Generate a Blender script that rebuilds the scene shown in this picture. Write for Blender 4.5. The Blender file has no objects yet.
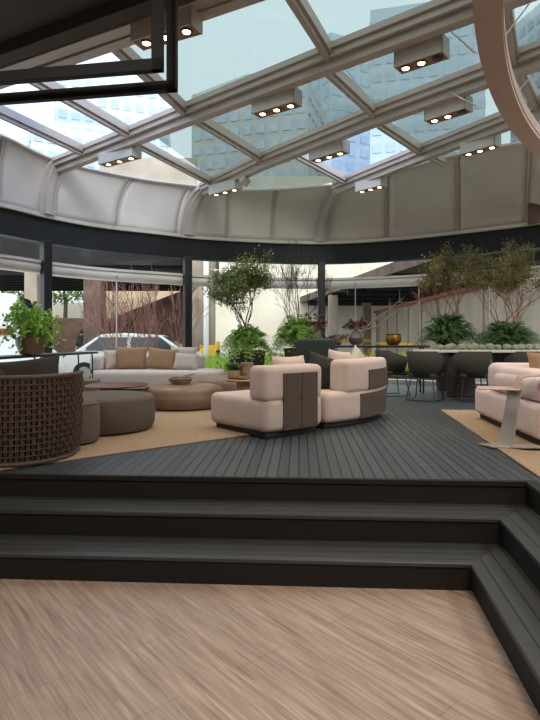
import bpy, bmesh, math, random
from mathutils import Vector, Matrix, noise
random.seed(7)
C = bpy.context.scene.collection
PI = math.pi
EYE = 1.55; HZ = 338.0; F = 540.0; DECK = 0.51

# ------------------------------------------------------------------ camera, world, light
cam_d = bpy.data.cameras.new('camera'); cam = bpy.data.objects.new('camera', cam_d); C.objects.link(cam)
cam.location = (0, 0, EYE); cam.rotation_euler = (PI/2, 0, 0)
cam_d.sensor_fit = 'VERTICAL'; cam_d.sensor_height = 36; cam_d.lens = 36*F/720
cam_d.shift_y = -(360-HZ)/720
cam_d.clip_end = 600; cam_d.clip_start = 0.05
bpy.context.scene.camera = cam
vs = bpy.context.scene.view_settings
vs.view_transform = 'Standard'; vs.look = 'None'; vs.gamma = 1; vs.use_curve_mapping = False
vs.exposure = 0.58
W = bpy.data.worlds.new('world'); bpy.context.scene.world = W; W.use_nodes = True
bg = W.node_tree.nodes['Background']; bg.inputs[0].default_value = (0.88, 0.95, 0.98, 1); bg.inputs[1].default_value = 1.75
def spot(name, loc, rot, power, col, size, radius=0.04, blend=0.6):
    l = bpy.data.lights.new(name, 'SPOT'); l.energy = power; l.color = col; l.spot_size = size; l.spot_blend = blend; l.shadow_soft_size = radius
    o = bpy.data.objects.new(name, l); C.objects.link(o); o.location = loc; o.rotation_euler = rot; return o
sun_d = bpy.data.lights.new('sun', 'SUN'); sun_d.energy = 1.5; sun_d.angle = 0.35; sun_d.color = (1, .95, .88)
sun = bpy.data.objects.new('sun', sun_d); C.objects.link(sun); sun.rotation_euler = (math.radians(62), 0, math.radians(12))
def area(name, loc, rot, power, col, sx, sy):
    l = bpy.data.lights.new(name, 'AREA'); l.shape = 'RECTANGLE'; l.size = sx; l.size_y = sy; l.energy = power; l.color = col
    o = bpy.data.objects.new(name, l); C.objects.link(o); o.location = loc; o.rotation_euler = rot; return o
# the warm ceiling panels of the inner hall (fittings modelled below)
area('hall_light', (1.6, 0.3, 4.60), (0, 0, 0), 120, (1, .76, .55), 1.2, 1.2)
area('hall_light', (-2.4, 0.3, 4.60), (0, 0, 0), 70, (1, .92, .86), 1.2, 1.2)
area('hall_light', (5.2, 2.4, 4.60), (0, 0, 0), 120, (1, .88, .78), 1.2, 1.2)

# ------------------------------------------------------------------ helpers
def lin(c):
    return tuple(((v/255)/12.92 if v/255 <= .04045 else (((v/255)+.055)/1.055)**2.4) for v in c)
def newmat(name):
    m = bpy.data.materials.new(name); m.use_nodes = True
    return m, m.node_tree.nodes, m.node_tree.links, m.node_tree.nodes['Principled BSDF']
def mat(name, rgb, rough=.6, metal=0, var=.12, scale=6, bump=0, bscale=120, spec=.5, rgb2=None, detail=3):
    m, n, l, b = newmat(name)
    c = lin(rgb); c2 = lin(rgb2) if rgb2 else tuple(v*(1-var) for v in c)
    tc = n.new('ShaderNodeTexCoord'); nz = n.new('ShaderNodeTexNoise'); nz.inputs['Scale'].default_value = scale; nz.inputs['Detail'].default_value = detail
    l.new(tc.outputs['Object'], nz.inputs['Vector'])
    r = n.new('ShaderNodeValToRGB'); r.color_ramp.elements[0].position = .3; r.color_ramp.elements[1].position = .7
    r.color_ramp.elements[0].color = (*c2, 1); r.color_ramp.elements[1].color = (*c, 1)
    l.new(nz.outputs['Fac'], r.inputs[0]); l.new(r.outputs[0], b.inputs['Base Color'])
    b.inputs['Roughness'].default_value = rough; b.inputs['Metallic'].default_value = metal
    b.inputs['Specular IOR Level'].default_value = spec
    if bump:
        n2 = n.new('ShaderNodeTexNoise'); n2.inputs['Scale'].default_value = bscale; n2.inputs['Detail'].default_value = 2
        l.new(tc.outputs['Object'], n2.inputs['Vector'])
        bp = n.new('ShaderNodeBump'); bp.inputs['Strength'].default_value = bump; bp.inputs['Distance'].default_value = .01
        l.new(n2.outputs['Fac'], bp.inputs['Height']); l.new(bp.outputs[0], b.inputs['Normal'])
    return m
def emis(name, rgb, s):
    m, n, l, b = newmat(name); b.inputs['Base Color'].default_value = (*lin(rgb), 1)
    b.inputs['Emission Color'].default_value = (*lin(rgb), 1); b.inputs['Emission Strength'].default_value = s; return m
def glassmat(name, tint, refl=.12, base=.02):
    m = bpy.data.materials.new(name); m.use_nodes = True; n = m.node_tree.nodes; l = m.node_tree.links; n.clear()
    o = n.new('ShaderNodeOutputMaterial'); mx = n.new('ShaderNodeMixShader'); t = n.new('ShaderNodeBsdfTransparent'); g = n.new('ShaderNodeBsdfGlossy')
    t.inputs[0].default_value = (*tint, 1); g.inputs['Roughness'].default_value = .02; g.inputs[0].default_value = (.9, .95, .95, 1)
    fr = n.new('ShaderNodeLayerWeight'); fr.inputs['Blend'].default_value = .5
    pw = n.new('ShaderNodeMath'); pw.operation = 'POWER'; pw.inputs[1].default_value = 4.5; l.new(fr.outputs['Facing'], pw.inputs[0])
    ma = n.new('ShaderNodeMath'); ma.operation = 'MULTIPLY_ADD'; ma.inputs[1].default_value = refl; ma.inputs[2].default_value = base; l.new(pw.outputs[0], ma.inputs[0])
    l.new(ma.outputs[0], mx.inputs[0]); l.new(t.outputs[0], mx.inputs[1]); l.new(g.outputs[0], mx.inputs[2]); l.new(mx.outputs[0], o.inputs[0])
    return m
def plankmat(name, nvec, w, rgb, rough=.5, gap=.10, fine=True):
    m, n, l, b = newmat(name)
    tc = n.new('ShaderNodeTexCoord')
    dt = n.new('ShaderNodeVectorMath'); dt.operation = 'DOT_PRODUCT'; dt.inputs[1].default_value = (nvec[0]/w, nvec[1]/w, 0)
    l.new(tc.outputs['Object'], dt.inputs[0])
    fl = n.new('ShaderNodeMath'); fl.operation = 'FLOOR'; l.new(dt.outputs['Value'], fl.inputs[0])
    fr = n.new('ShaderNodeMath'); fr.operation = 'FRACT'; l.new(dt.outputs['Value'], fr.inputs[0])
    lt = n.new('ShaderNodeMath'); lt.operation = 'LESS_THAN'; lt.inputs[1].default_value = gap; l.new(fr.outputs[0], lt.inputs[0])
    wn = n.new('ShaderNodeTexWhiteNoise'); wn.noise_dimensions = '1D'; l.new(fl.outputs[0], wn.inputs['W'])
    mp = n.new('ShaderNodeMapping'); mp.inputs['Rotation'].default_value = (0, 0, -math.atan2(nvec[1], nvec[0])); mp.inputs['Scale'].default_value = (40, 2.2, 40)
    l.new(tc.outputs['Object'], mp.inputs[0])
    nz = n.new('ShaderNodeTexNoise'); nz.inputs['Scale'].default_value = 1.5; nz.inputs['Detail'].default_value = 4; l.new(mp.outputs[0], nz.inputs['Vector'])
    c = lin(rgb)
    a = n.new('ShaderNodeMath'); a.operation = 'MULTIPLY_ADD'; a.inputs[1].default_value = .35; a.inputs[2].default_value = .62; l.new(wn.outputs[0], a.inputs[0])
    a2 = n.new('ShaderNodeMath'); a2.operation = 'MULTIPLY_ADD'; a2.inputs[1].default_value = .5; l.new(nz.outputs['Fac'], a2.inputs[0]); l.new(a.outputs[0], a2.inputs[2])
    sc = n.new('ShaderNodeVectorMath'); sc.operation = 'SCALE'; sc.inputs[0].default_value = c; l.new(a2.outputs[0], sc.inputs['Scale'])
    mx = n.new('ShaderNodeMix'); mx.data_type = 'RGBA'; l.new(lt.outputs[0], mx.inputs[0]); l.new(sc.outputs[0], mx.inputs[6]); mx.inputs[7].default_value = (.003, .003, .003, 1)
    l.new(mx.outputs[2], b.inputs['Base Color']); b.inputs['Roughness'].default_value = rough
    bp = n.new('ShaderNodeBump'); bp.inputs['Strength'].default_value = .8; bp.inputs['Distance'].default_value = .006; bp.invert = True
    l.new(lt.outputs[0], bp.inputs['Height']); l.new(bp.outputs[0], b.inputs['Normal'])
    return m
def floormat():
    m, n, l, b = newmat('wood_look_floor')
    tc = n.new('ShaderNodeTexCoord'); mp = n.new('ShaderNodeMapping'); mp.inputs['Rotation'].default_value = (0, 0, math.radians(-130)); l.new(tc.outputs['Object'], mp.inputs[0])
    br = n.new('ShaderNodeTexBrick'); br.offset = .37; br.inputs['Scale'].default_value = 1; br.inputs['Brick Width'].default_value = 1.25; br.inputs['Row Height'].default_value = .30
    br.inputs['Mortar Size'].default_value = .0022; br.inputs['Mortar Smooth'].default_value = .2
    br.inputs['Color1'].default_value = (1, 1, 1, 1); br.inputs['Color2'].default_value = (.91, .91, .91, 1); br.inputs['Mortar'].default_value = (.66, .63, .61, 1)
    l.new(mp.outputs[0], br.inputs[0])
    m2 = n.new('ShaderNodeMapping'); m2.inputs['Scale'].default_value = (1.3, 24, 1); l.new(mp.outputs[0], m2.inputs[0])
    nz = n.new('ShaderNodeTexNoise'); nz.inputs['Scale'].default_value = 1.6; nz.inputs['Detail'].default_value = 7; nz.inputs['Distortion'].default_value = .5; nz.inputs['Roughness'].default_value = .62; l.new(m2.outputs[0], nz.inputs['Vector'])
    r = n.new('ShaderNodeValToRGB'); e = r.color_ramp.elements
    e[0].position = .30; e[0].color = (*lin((122, 108, 99)), 1); e[1].position = .68; e[1].color = (*lin((176, 161, 149)), 1)
    x = e.new(.5); x.color = (*lin((152, 137, 127)), 1)
    l.new(nz.outputs['Fac'], r.inputs[0])
    mx = n.new('ShaderNodeMix'); mx.data_type = 'RGBA'; mx.blend_type = 'MULTIPLY'; mx.inputs[0].default_value = 1
    l.new(r.outputs[0], mx.inputs[6]); l.new(br.outputs[0], mx.inputs[7]); l.new(mx.outputs[2], b.inputs['Base Color'])
    b.inputs['Roughness'].default_value = .42; b.inputs['Specular IOR Level'].default_value = .35
    return m

def px(x, y, d): return Vector(((x-270)*d/F, d, EYE+(HZ-y)*d/F))
def gpx(x, y, z):                       # point at height z seen at x,y
    d = F*(z-EYE)/(HZ-y); return Vector(((x-270)*d/F, d, z))
def link(name, me, m=None, parent=None, loc=None, smooth=False):
    o = bpy.data.objects.new(name, me); C.objects.link(o)
    if m is not None:
        for k in (m if isinstance(m, (list, tuple)) else [m]): me.materials.append(k)
    if parent: o.parent = parent
    if loc is not None: o.location = loc
    if smooth: me.shade_smooth()
    return o
def fin(name, bm, m, parent=None, smooth=False, loc=None):
    me = bpy.data.meshes.new(name); bmesh.ops.recalc_face_normals(bm, faces=bm.faces[:]); bm.to_mesh(me); bm.free()
    o = link(name, me, m, parent, loc, False)
    if smooth:
        me.shade_smooth()
        try: me.set_sharp_from_angle(angle=math.radians(40))
        except Exception: pass
    return o
def tag(o, label, cat, group=None, kind=None):
    if label: o['label'] = label
    if cat: o['category'] = cat
    if group: o['group'] = group
    if kind: o['kind'] = kind
    return o
def thing(name, label, cat, loc=(0, 0, 0), rz=0, group=None):
    o = bpy.data.objects.new(name, None); C.objects.link(o); o.location = loc; o.rotation_euler = (0, 0, rz); o.empty_display_size = .1
    return tag(o, label, cat, group)
def struct(name, bm, m, parent=None, smooth=False, label=None):
    o = fin(name, bm, m, parent, smooth)
    if not parent: o['kind'] = 'structure'
    if label: o['label'] = label
    return o
def dup(root, loc=None, rz=None, label=None, group=None, scale=None):
    r = root.copy(); C.objects.link(r)
    if loc is not None: r.location = loc
    if rz is not None: r.rotation_euler = (0, 0, rz)
    if scale is not None: r.scale = (scale,)*3
    if label: r['label'] = label
    if group: r['group'] = group
    for ch in list(root.children):
        c = ch.copy(); C.objects.link(c); c.parent = r; c.matrix_parent_inverse = ch.matrix_parent_inverse.copy()
        for g in list(ch.children):
            d = g.copy(); C.objects.link(d); d.parent = c
    return r
def BM(): return bmesh.new()
def box(bm, c, s, rot=None, bev=0, seg=2):
    r = bmesh.ops.create_cube(bm, size=1); vs_ = r['verts']
    for v in vs_: v.co = Vector((v.co.x*s[0], v.co.y*s[1], v.co.z*s[2]))
    if bev:
        ed = list({e for v in vs_ for e in v.link_edges})
        rr = bmesh.ops.bevel(bm, geom=ed, offset=bev, segments=seg, profile=.5, affect='EDGES')
        vs_ = list({v for f in rr['faces'] for v in f.verts} | {v for v in vs_ if v.is_valid})
    M = Matrix.Translation(c) @ (rot.to_4x4() if rot else Matrix.Identity(4))
    for v in vs_: v.co = M @ v.co
def beam(bm, a, b, w, h, up=Vector((0, 0, 1))):
    a = Vector(a); b = Vector(b); t = (b-a).normalized(); s = t.cross(up)
    s = s.normalized() if s.length > 1e-4 else Vector((1, 0, 0)); u = s.cross(t).normalized()
    q = []
    for p in (a, b):
        for i, j in ((-1, -1), (1, -1), (1, 1), (-1, 1)): q.append(bm.verts.new(p+s*i*w/2+u*j*h/2))
    for f in ((3, 2, 1, 0), (4, 5, 6, 7), (0, 1, 5, 4), (1, 2, 6, 5), (2, 3, 7, 6), (3, 0, 4, 7)): bm.faces.new([q[k] for k in f])
def tube(bm, pts, rad, n=8, cap=True):
    pts = [Vector(p) for p in pts]; rad = rad if isinstance(rad, (list, tuple)) else [rad]*len(pts)
    rings = []; ref = None
    for i, p in enumerate(pts):
        t = (pts[min(i+1, len(pts)-1)]-pts[max(i-1, 0)]).normalized()
        if ref is None: ref = t.orthogonal().normalized()
        ref = (ref-t*ref.dot(t)); ref = ref.normalized() if ref.length > 1e-5 else t.orthogonal().normalized()
        s = t.cross(ref)
        rings.append([bm.verts.new(p+(ref*math.cos(2*PI*k/n)+s*math.sin(2*PI*k/n))*rad[i]) for k in range(n)])
    for a, b in zip(rings, rings[1:]):
        for k in range(n): bm.faces.new((a[k], a[(k+1) % n], b[(k+1) % n], b[k]))
    if cap and n > 2:
        bm.faces.new(rings[0][::-1]); bm.faces.new(rings[-1])
def lathe(bm, prof, n=40, c=(0, 0, 0), sx=1, sy=1, wob=0):
    rings = []
    for r, z in prof:
        rings.append([bm.verts.new((c[0]+sx*r*math.cos(2*PI*k/n)*(1+wob*math.sin(3*2*PI*k/n)), c[1]+sy*r*math.sin(2*PI*k/n)*(1+wob*math.sin(3*2*PI*k/n)), c[2]+z)) for k in range(n)])
    for a, b in zip(rings, rings[1:]):
        for k in range(n): bm.faces.new((a[k], a[(k+1) % n], b[(k+1) % n], b[k]))
    bm.faces.new(rings[0][::-1]); bm.faces.new(rings[-1])
def prism(bm, pts, z0, z1, bev=0, seg=3, allv=False):
    n = len(pts); lo = [bm.verts.new((p[0], p[1], z0)) for p in pts]; hi = [bm.verts.new((p[0], p[1], z1)) for p in pts]
    fs = [bm.faces.new(lo[::-1]), bm.faces.new(hi)]
    for k in range(n): fs.append(bm.faces.new((lo[k], lo[(k+1) % n], hi[(k+1) % n], hi[k])))
    if bev:
        bmesh.ops.recalc_face_normals(bm, faces=fs)
        ed = [e for e in {e for f in fs for e in f.edges} if e.calc_face_angle(0) > .45]
        bmesh.ops.bevel(bm, geom=ed, offset=bev, segments=seg, profile=.5, affect='EDGES')
def soften(bm, amt=.006, sc=5):
    bm.verts.ensure_lookup_table()
    for v in bm.verts:
        d = noise.noise_vector(v.co*sc); v.co += d*amt
def pillow(bm, w, h, t, M, n=12, sag=.0):
    # w wide (x), h high (z), t thick (y)
    g = {}
    for s in (-1, 1):
        for i in range(n+1):
            for j in range(n+1):
                u = 2*i/n-1; v = 2*j/n-1
                if s == 1 and (i in (0, n) or j in (0, n)): g[s, i, j] = g[-1, i, j]; continue
                th = t/2*((1-u**4)*(1-v**4))**.5
                pin = 1-.09*(1-abs(u)**2)*0-.0
                x = w/2*u*(1-.10*(1-u*u)*0)*(1-.07*(1-v*v)*abs(u)); z = h/2*v*(1-.07*(1-u*u)*abs(v))
                z -= sag*(1-u*u)*(v+1)/2
                g[s, i, j] = bm.verts.new(M @ Vector((x, s*th, z)))
    for s in (-1, 1):
        for i in range(n):
            for j in range(n):
                q = [g[s, i, j], g[s, i+1, j], g[s, i+1, j+1], g[s, i, j+1]]
                bm.faces.new(q if s == -1 else q[::-1])

# ------------------------------------------------------------------ materials
M = {}
M['floor'] = floormat()
fdir = Vector((-1, .055, 0)).normalized(); rdir = Vector((-.12, -1, 0)).normalized()
fn = Vector((fdir.y, -fdir.x, 0)); rn = Vector((-rdir.y, rdir.x, 0))   # normals pointing deck-ward (away / right)
M['deck'] = plankmat('deck_boards', (fdir.x, fdir.y), .0815, (56, 66, 72), .48, .15)
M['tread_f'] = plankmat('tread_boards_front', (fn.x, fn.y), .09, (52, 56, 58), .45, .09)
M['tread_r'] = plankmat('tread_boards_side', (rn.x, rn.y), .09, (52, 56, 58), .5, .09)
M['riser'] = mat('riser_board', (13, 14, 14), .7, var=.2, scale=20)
M['panel'] = mat('cream_panel', (210, 199, 187), .38, var=.10, scale=1.3, rgb2=(198, 187, 176))
M['rib'] = mat('painted_steel', (184, 172, 162), .45, var=.1, scale=3)
M['frame'] = mat('roof_frame_grey', (182, 168, 157), .45, var=.1, scale=3)
M['ledge'] = mat('ledge_cream', (205, 196, 180), .5, var=.08)
M['black'] = mat('black_paint', (9, 10, 13), .65, var=.2)
M['post'] = mat('black_post', (26, 27, 30), .4, var=.2)
M['chrome'] = mat('pale_metal', (150, 148, 142), .4, metal=.3, var=.05)
M['rail'] = mat('pale_rail', (222, 212, 204), .35, var=.08, scale=2)
M['glassroof'] = glassmat('roof_glass', (.51, .56, .56), .3)
M['glassclear'] = glassmat('clear_roof_glass', (.84, .90, 1.0), .25)
M['glass'] = glassmat('facade_glass', (.96, .975, .965), .15, .006)
M['ceil'] = mat('dark_ceiling', (74, 64, 58), .9, var=.15, scale=3)
M['hallwall'] = mat('hall_wall', (150, 140, 130), .8)
M['curb'] = mat('stone_curb', (170, 172, 170), .7)
M['jute'] = mat('jute_rug', (182, 160, 134), .95, rgb2=(150, 128, 102), scale=60, bump=1, bscale=220)
M['pink'] = mat('blush_fabric', (202, 188, 183), .95, var=.08, scale=9, bump=.35, bscale=400)
M['blush2'] = mat('light_blush_fabric', (224, 206, 204), .95, var=.06, scale=9, bump=.35, bscale=400)
M['pale'] = mat('cream_fabric', (204, 198, 198), .95, var=.08, scale=9, bump=.35, bscale=400)
M['mesh'] = mat('taupe_webbing', (88, 77, 68), .8, var=.2, scale=90, bump=.5, bscale=500)
M['base'] = mat('sofa_base', (40, 34, 30), .7)
M['brownp'] = mat('tan_cushion', (158, 128, 100), .95, var=.15, scale=30, bump=.4, bscale=300)
M['white'] = mat('pale_grey_cushion', (190, 184, 178), .95, var=.08)
M['charc'] = mat('charcoal_fabric', (52, 50, 50), .95, var=.2, bump=.3, bscale=300)
M['ott'] = mat('taupe_ottoman', (92, 84, 76), .9, var=.1, scale=8, bump=.3, bscale=300)
M['ott2'] = mat('taupe_pouf', (100, 90, 82), .9, var=.1, scale=8, bump=.3, bscale=300)
M['leather'] = mat('brown_leather', (118, 98, 82), .42, var=.15, scale=4)
M['rust'] = mat('rust_lacquer', (96, 58, 46), .35, var=.2)
M['wicker'] = mat('dark_wicker', (86, 71, 63), .6, var=.35, scale=40)
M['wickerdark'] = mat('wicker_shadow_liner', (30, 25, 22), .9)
M['green'] = mat('dark_green_fabric', (36, 58, 56), .8, var=.2)
M['grey'] = mat('fixture_grey', (196, 190, 182), .5, var=.06)
M['warm'] = mat('lamp_face', (150, 104, 78), .4)
M['lamp'] = emis('lamp_glow', (255, 214, 160), 9)
M['lampoff'] = mat('lamp_off', (60, 54, 50), .3)
M['panelglow'] = emis('hall_panel_glow', (255, 222, 180), 3)
M['ring'] = mat('ring_tan', (196, 168, 150), .5, var=.06)
M['fern'] = mat('fern_green', (146, 184, 78), .6, rgb2=(72, 116, 44), scale=9)
M['fernd'] = mat('fern_dark', (84, 118, 60), .6, rgb2=(46, 74, 36), scale=9)
M['leaf'] = mat('tree_leaf', (124, 138, 72), .5, rgb2=(66, 82, 38), scale=8)
M['leafy'] = mat('olive_leaf', (124, 118, 56), .6, rgb2=(62, 74, 38), scale=3)
M['bright'] = mat('bright_leaf', (178, 218, 104), .5, rgb2=(116, 166, 66), scale=12)
M['redleaf'] = mat('magnolia_leaf', (112, 66, 58), .5, rgb2=(60, 36, 34), scale=20)
M['bark'] = mat('bark', (98, 70, 52), .9, var=.3, scale=30, bump=.5, bscale=60)
M['barkdark'] = mat('bark_dark', (70, 58, 50), .9, var=.3, scale=30)
M['barklit'] = mat('bark_lit_tan', (160, 112, 84), .9, var=.3, scale=30)  # warm light on the trunks is painted into this tan; gourd stems share it
M['twig'] = mat('red_twig', (146, 102, 92), .9, var=.3, scale=20)
M['pot'] = mat('dark_planter', (58, 54, 50), .6, var=.2, scale=8)
M['potbrown'] = mat('brown_planter', (96, 80, 66), .6, var=.2, scale=8)
M['soil'] = mat('soil', (44, 34, 28), 1, scale=40)
M['bronze'] = mat('bronze_bowl', (170, 122, 62), .35, metal=.7, var=.5, scale=16)
M['vase'] = mat('grey_vase', (112, 106, 92), .5, var=.2, scale=10)
M['tabletop'] = mat('table_top_white', (214, 206, 196), .3, var=.05)
M['tabledark'] = mat('table_dark', (44, 40, 38), .5)
M['chair'] = mat('dining_chair_grey', (54, 50, 46), .8, var=.15, bump=.2)
M['wire'] = mat('black_wire', (22, 22, 24), .45)
M['gourd'] = mat('gourd_green', (150, 158, 138), .6, rgb2=(92, 112, 88), scale=25)
M['wood'] = mat('pale_wood', (150, 124, 102), .6, var=.2, scale=14)
M['orange'] = mat('brass_post', (196, 140, 50), .4, metal=.4)
M['ctable'] = mat('grey_steel', (172, 168, 162), .35, metal=.35, var=.05)
M['strap'] = mat('blush_steel', (206, 184, 170), .4, metal=.1, var=.05)
M['grass'] = mat('grass', (196, 222, 112), .9, rgb2=(132, 170, 66), scale=6)
M['asphalt'] = mat('asphalt', (110, 108, 106), .9, scale=3)
M['conc'] = mat('concrete', (150, 138, 126), .85, rgb2=(118, 106, 96), scale=1.2)
M['concd'] = mat('old_concrete', (112, 92, 82), .9, rgb2=(70, 56, 50), scale=1.5)
M['gwall'] = mat('garage_wall', (158, 146, 132), .9, rgb2=(138, 126, 114), scale=.8)
M['concl'] = mat('pale_wall', (206, 199, 186), .9, rgb2=(194, 186, 172), scale=.6)
M['beige'] = mat('beige_wall', (198, 176, 150), .9, rgb2=(176, 152, 126), scale=.8)
M['brick'] = mat('brown_ramp', (128, 98, 82), .9, rgb2=(96, 72, 62), scale=2)
M['slab'] = mat('viaduct_slab', (26, 25, 25), .95, rgb2=(16, 16, 17), scale=1.2)
M['yellow'] = mat('yellow_paint', (236, 180, 40), .6)
M['redpipe'] = mat('red_pipe', (150, 48, 44), .5)
M['carw'] = mat('white_car_paint', (214, 216, 218), .18, var=.03, spec=.7)
M['cars'] = mat('silver_car_paint', (206, 208, 208), .25, metal=.0, var=.03, spec=.7)
M['carglass'] = mat('car_glass', (40, 52, 58), .08, var=.1)
M['tire'] = mat('tire', (24, 24, 24), .8)
M['skin'] = mat('skin', (170, 120, 96), .6)
M['blue'] = mat('blue_shirt', (58, 84, 150), .9)
M['plum'] = mat('plum_shirt', (74, 56, 82), .9)
M['darkc'] = mat('dark_trousers', (34, 36, 46), .9)
M['redcap'] = mat('red_cap', (190, 60, 56), .8)
M['treeb'] = mat('street_tree', (120, 140, 60), .8, rgb2=(70, 92, 36), scale=3)

# ------------------------------------------------------------------ structure: floor, steps, deck
bm = BM(); box(bm, (0.5, 3.2, -.05), (15, 14, .1)); struct('floor', bm, M['floor'])
c1 = Vector((1.225, 3.30, 0)); c2 = Vector((1.535, 3.61, 0)); c3 = Vector((1.85, 3.90, 0))
hz = [0, .17, .34, DECK]
L = 8.5
for k, ck in enumerate((c1, c2, c3)):
    z1 = hz[k+1]
    a = ck+fdir*L; b = ck+rdir*8.3
    # body of the step (the risers)
    pts = [a+fn*.012, ck+fn*.012+rn*.012, b+rn*.012, b+rn*.5, ck+fn*.5+rn*.5, a+fn*.5]
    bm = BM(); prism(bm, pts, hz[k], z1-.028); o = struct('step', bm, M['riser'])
    if k < 2:
        nx = (c2, c3)[k]
        bm = BM(); prism(bm, [ck, ck+fdir*L, nx+fdir*L+fn*.02, nx+fn*.02+rn*.02], z1-.028, z1, .004, 1)
        struct('step', bm, M['tread_f'])
        bm = BM(); prism(bm, [ck, nx+fn*.02+rn*.02, nx+rdir*8.3+rn*.02, ck+rdir*8.3], z1-.028, z1, .004, 1)
        struct('step', bm, M['tread_r'])
bm = BM()
dk = [c3+fdir*L, c3, c3+rdir*8.3, Vector((9.2, -4.2, 0)), Vector((9.2, 10.4, 0)), Vector((5.6, 11.2, 0)), Vector((3.2, 13.1, 0)), Vector((-1.2, 13.3, 0)), Vector((-4.4, 11.2, 0)), Vector((-6.9, 7.5, 0))]
prism(bm, dk, DECK-.03, DECK, .004, 1)
struct('floor', bm, M['deck'])
# border board along the deck edge
bm = BM(); prism(bm, [c3+fdir*L+fn*-.002, c3-fn*.002-rn*.002, c3+rdir*8.3-rn*.002, c3+rdir*8.3+rn*.09, c3+rn*.09+fn*.05, c3+fdir*L+fn*.012, ], DECK-.032, DECK+.002)
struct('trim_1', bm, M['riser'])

# ------------------------------------------------------------------ curved facade
ZB = EYE+2.25
Wp = [(-120, 188), (-60, 197), (0, 206), (50, 218), (100, 227), (160, 234), (200, 238.5), (260, 242), (320, 243.5), (370, 241.5), (420, 237.5), (480, 231), (540, 223.5), (620, 211)]
Wpt = [gpx(x, y, ZB) for x, y in Wp]
def crom(P, t):
    n = len(P); i = min(max(int(t), 0), n-2); u = t-i
    p0 = P[max(i-1, 0)]; p1 = P[i]; p2 = P[i+1]; p3 = P[min(i+2, n-1)]
    return .5*((2*p1)+(p2-p0)*u+(2*p0-5*p1+4*p2-p3)*u*u+(3*p1-p0-3*p2+p3)*u**3)
def wall_at_px(x):
    lo, hi = 0, len(Wpt)-1
    for _ in range(40):
        mid = (lo+hi)/2; p = crom(Wpt, mid); q = 270+p.x*F/p.y
        if q < x: lo = mid
        else: hi = mid
    p = crom(Wpt, lo); return Vector((p.x, p.y, 0)), lo
def wnorm(t):
    a = crom(Wpt, max(t-.05, 0)); b = crom(Wpt, min(t+.05, len(Wpt)-1)); d = (b-a); d.z = 0; d.normalize()
    return Vector((d.y, -d.x, 0))           # pointing to the inside (towards the camera)
NS = 90
path = []
for i in range(NS+1):
    t = (len(Wpt)-1)*i/NS; p = crom(Wpt, t); path.append((Vector((p.x, p.y, 0)), wnorm(t)))
def sweep(bm, prof, path=path, closed=True):
    rings = [[bm.verts.new(p+n*o+Vector((0, 0, z))) for o, z in prof] for p, n in path]
    m = len(prof)
    for a, b in zip(rings, rings[1:]):
        for k in range(m if closed else m-1): bm.faces.new((a[k], a[(k+1) % m], b[(k+1) % m], b[k]))
    if closed: bm.faces.new(rings[0][::-1]); bm.faces.new(rings[-1])
def rect(o0, o1, z0, z1): return [(o0, z0), (o1, z0), (o1, z1), (o0, z1)]
bm = BM(); sweep(bm, rect(-.25, -.02, EYE+1.78, ZB-.02)); struct('wall_back', bm, M['black'], smooth=True)
bm = BM(); sweep(bm, rect(-.28, .06, ZB-.02, ZB+.05)); struct('trim_2', bm, M['ledge'], smooth=True)
bm = BM(); sweep(bm, [(.02+.12*math.cos(a), EYE+1.28+.115*math.sin(a)) for a in [2*PI*k/12 for k in range(12)]]); sweep(bm, rect(-.08, .15, EYE+1.36, EYE+1.41)); struct('trim_3', bm, M['rail'], smooth=True)
bm = BM(); sweep(bm, rect(-.2, .12, DECK, DECK+.09)); struct('trim_4', bm, M['curb'], smooth=True)
# glass panes between the posts
posts = [-60, 45, 187, 320, 430, 560]
def subpath(x0, x1, n=16):
    _, t0 = wall_at_px(x0); _, t1 = wall_at_px(x1); r = []
    for i in range(n+1):
        t = t0+(t1-t0)*i/n; p = crom(Wpt, t); r.append((Vector((p.x, p.y, 0)), wnorm(t)))
    return r
wn_ = 0
edges_ = [-118, -60, 45, 115, 187, 256, 320, 356, 420, 490, 560, 618]
for a, b in zip(edges_, edges_[1:]):
    wn_ += 1
    bm = BM(); sweep(bm, rect(-.06, -.052, DECK+.05, EYE+1.80), subpath(a, b, 10)); struct('window_%d' % wn_, bm, M['glass'], smooth=True)
for x in (46, 187.5, 321.5):
    p, t = wall_at_px(x); n = wnorm(t); s = n.cross(Vector((0, 0, 1)))
    t_ = thing('facade_post', {46: 'black steel facade post at the far left behind the potted plant', 187.5: 'black steel facade post behind the cream sofa beside the bare red bush', 321.5: 'black steel facade post behind the green armchair'}[x], 'post', p+p*(-.22/p.length)+Vector((0, 0, DECK)), math.atan2(s.y, s.x), 'black posts of the glass facade')
    bm = BM(); H = EYE+1.78-DECK; box(bm, (0, 0, H/2), (.17, .14, H), bev=.012); fin('post', bm, M['post'], t_)
    bm = BM(); box(bm, (0, 0, .015), (.3, .26, .03), bev=.005); fin('base_plate', bm, M['post'], t_)
for x, lb in ((115, 'slim pale mullion left of the brown wall in the glass facade'), (356, 'slim pale mullion just right of the black centre post'), (420, 'slim pale mullion behind the first dining chair'), (490, 'slim pale mullion behind the two right-hand planters')):
    p, t = wall_at_px(x); n = wnorm(t)
    bm = BM(); box(bm, (0, 0, 1.1), (.018, .06, 2.2), Matrix.Rotation(math.atan2(n.y, n.x)+PI/2, 3, 'Z'), .004); box(bm, (0, 0, .0), (.06, .09, .03)); box(bm, (0, 0, 2.2), (.06, .09, .03))
    o = fin('mullion', bm, M['chrome'], loc=p+n*.1+Vector((0, 0, DECK+.1))); tag(o, lb, 'mullion', 'slim mullions of the glass facade')

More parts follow.
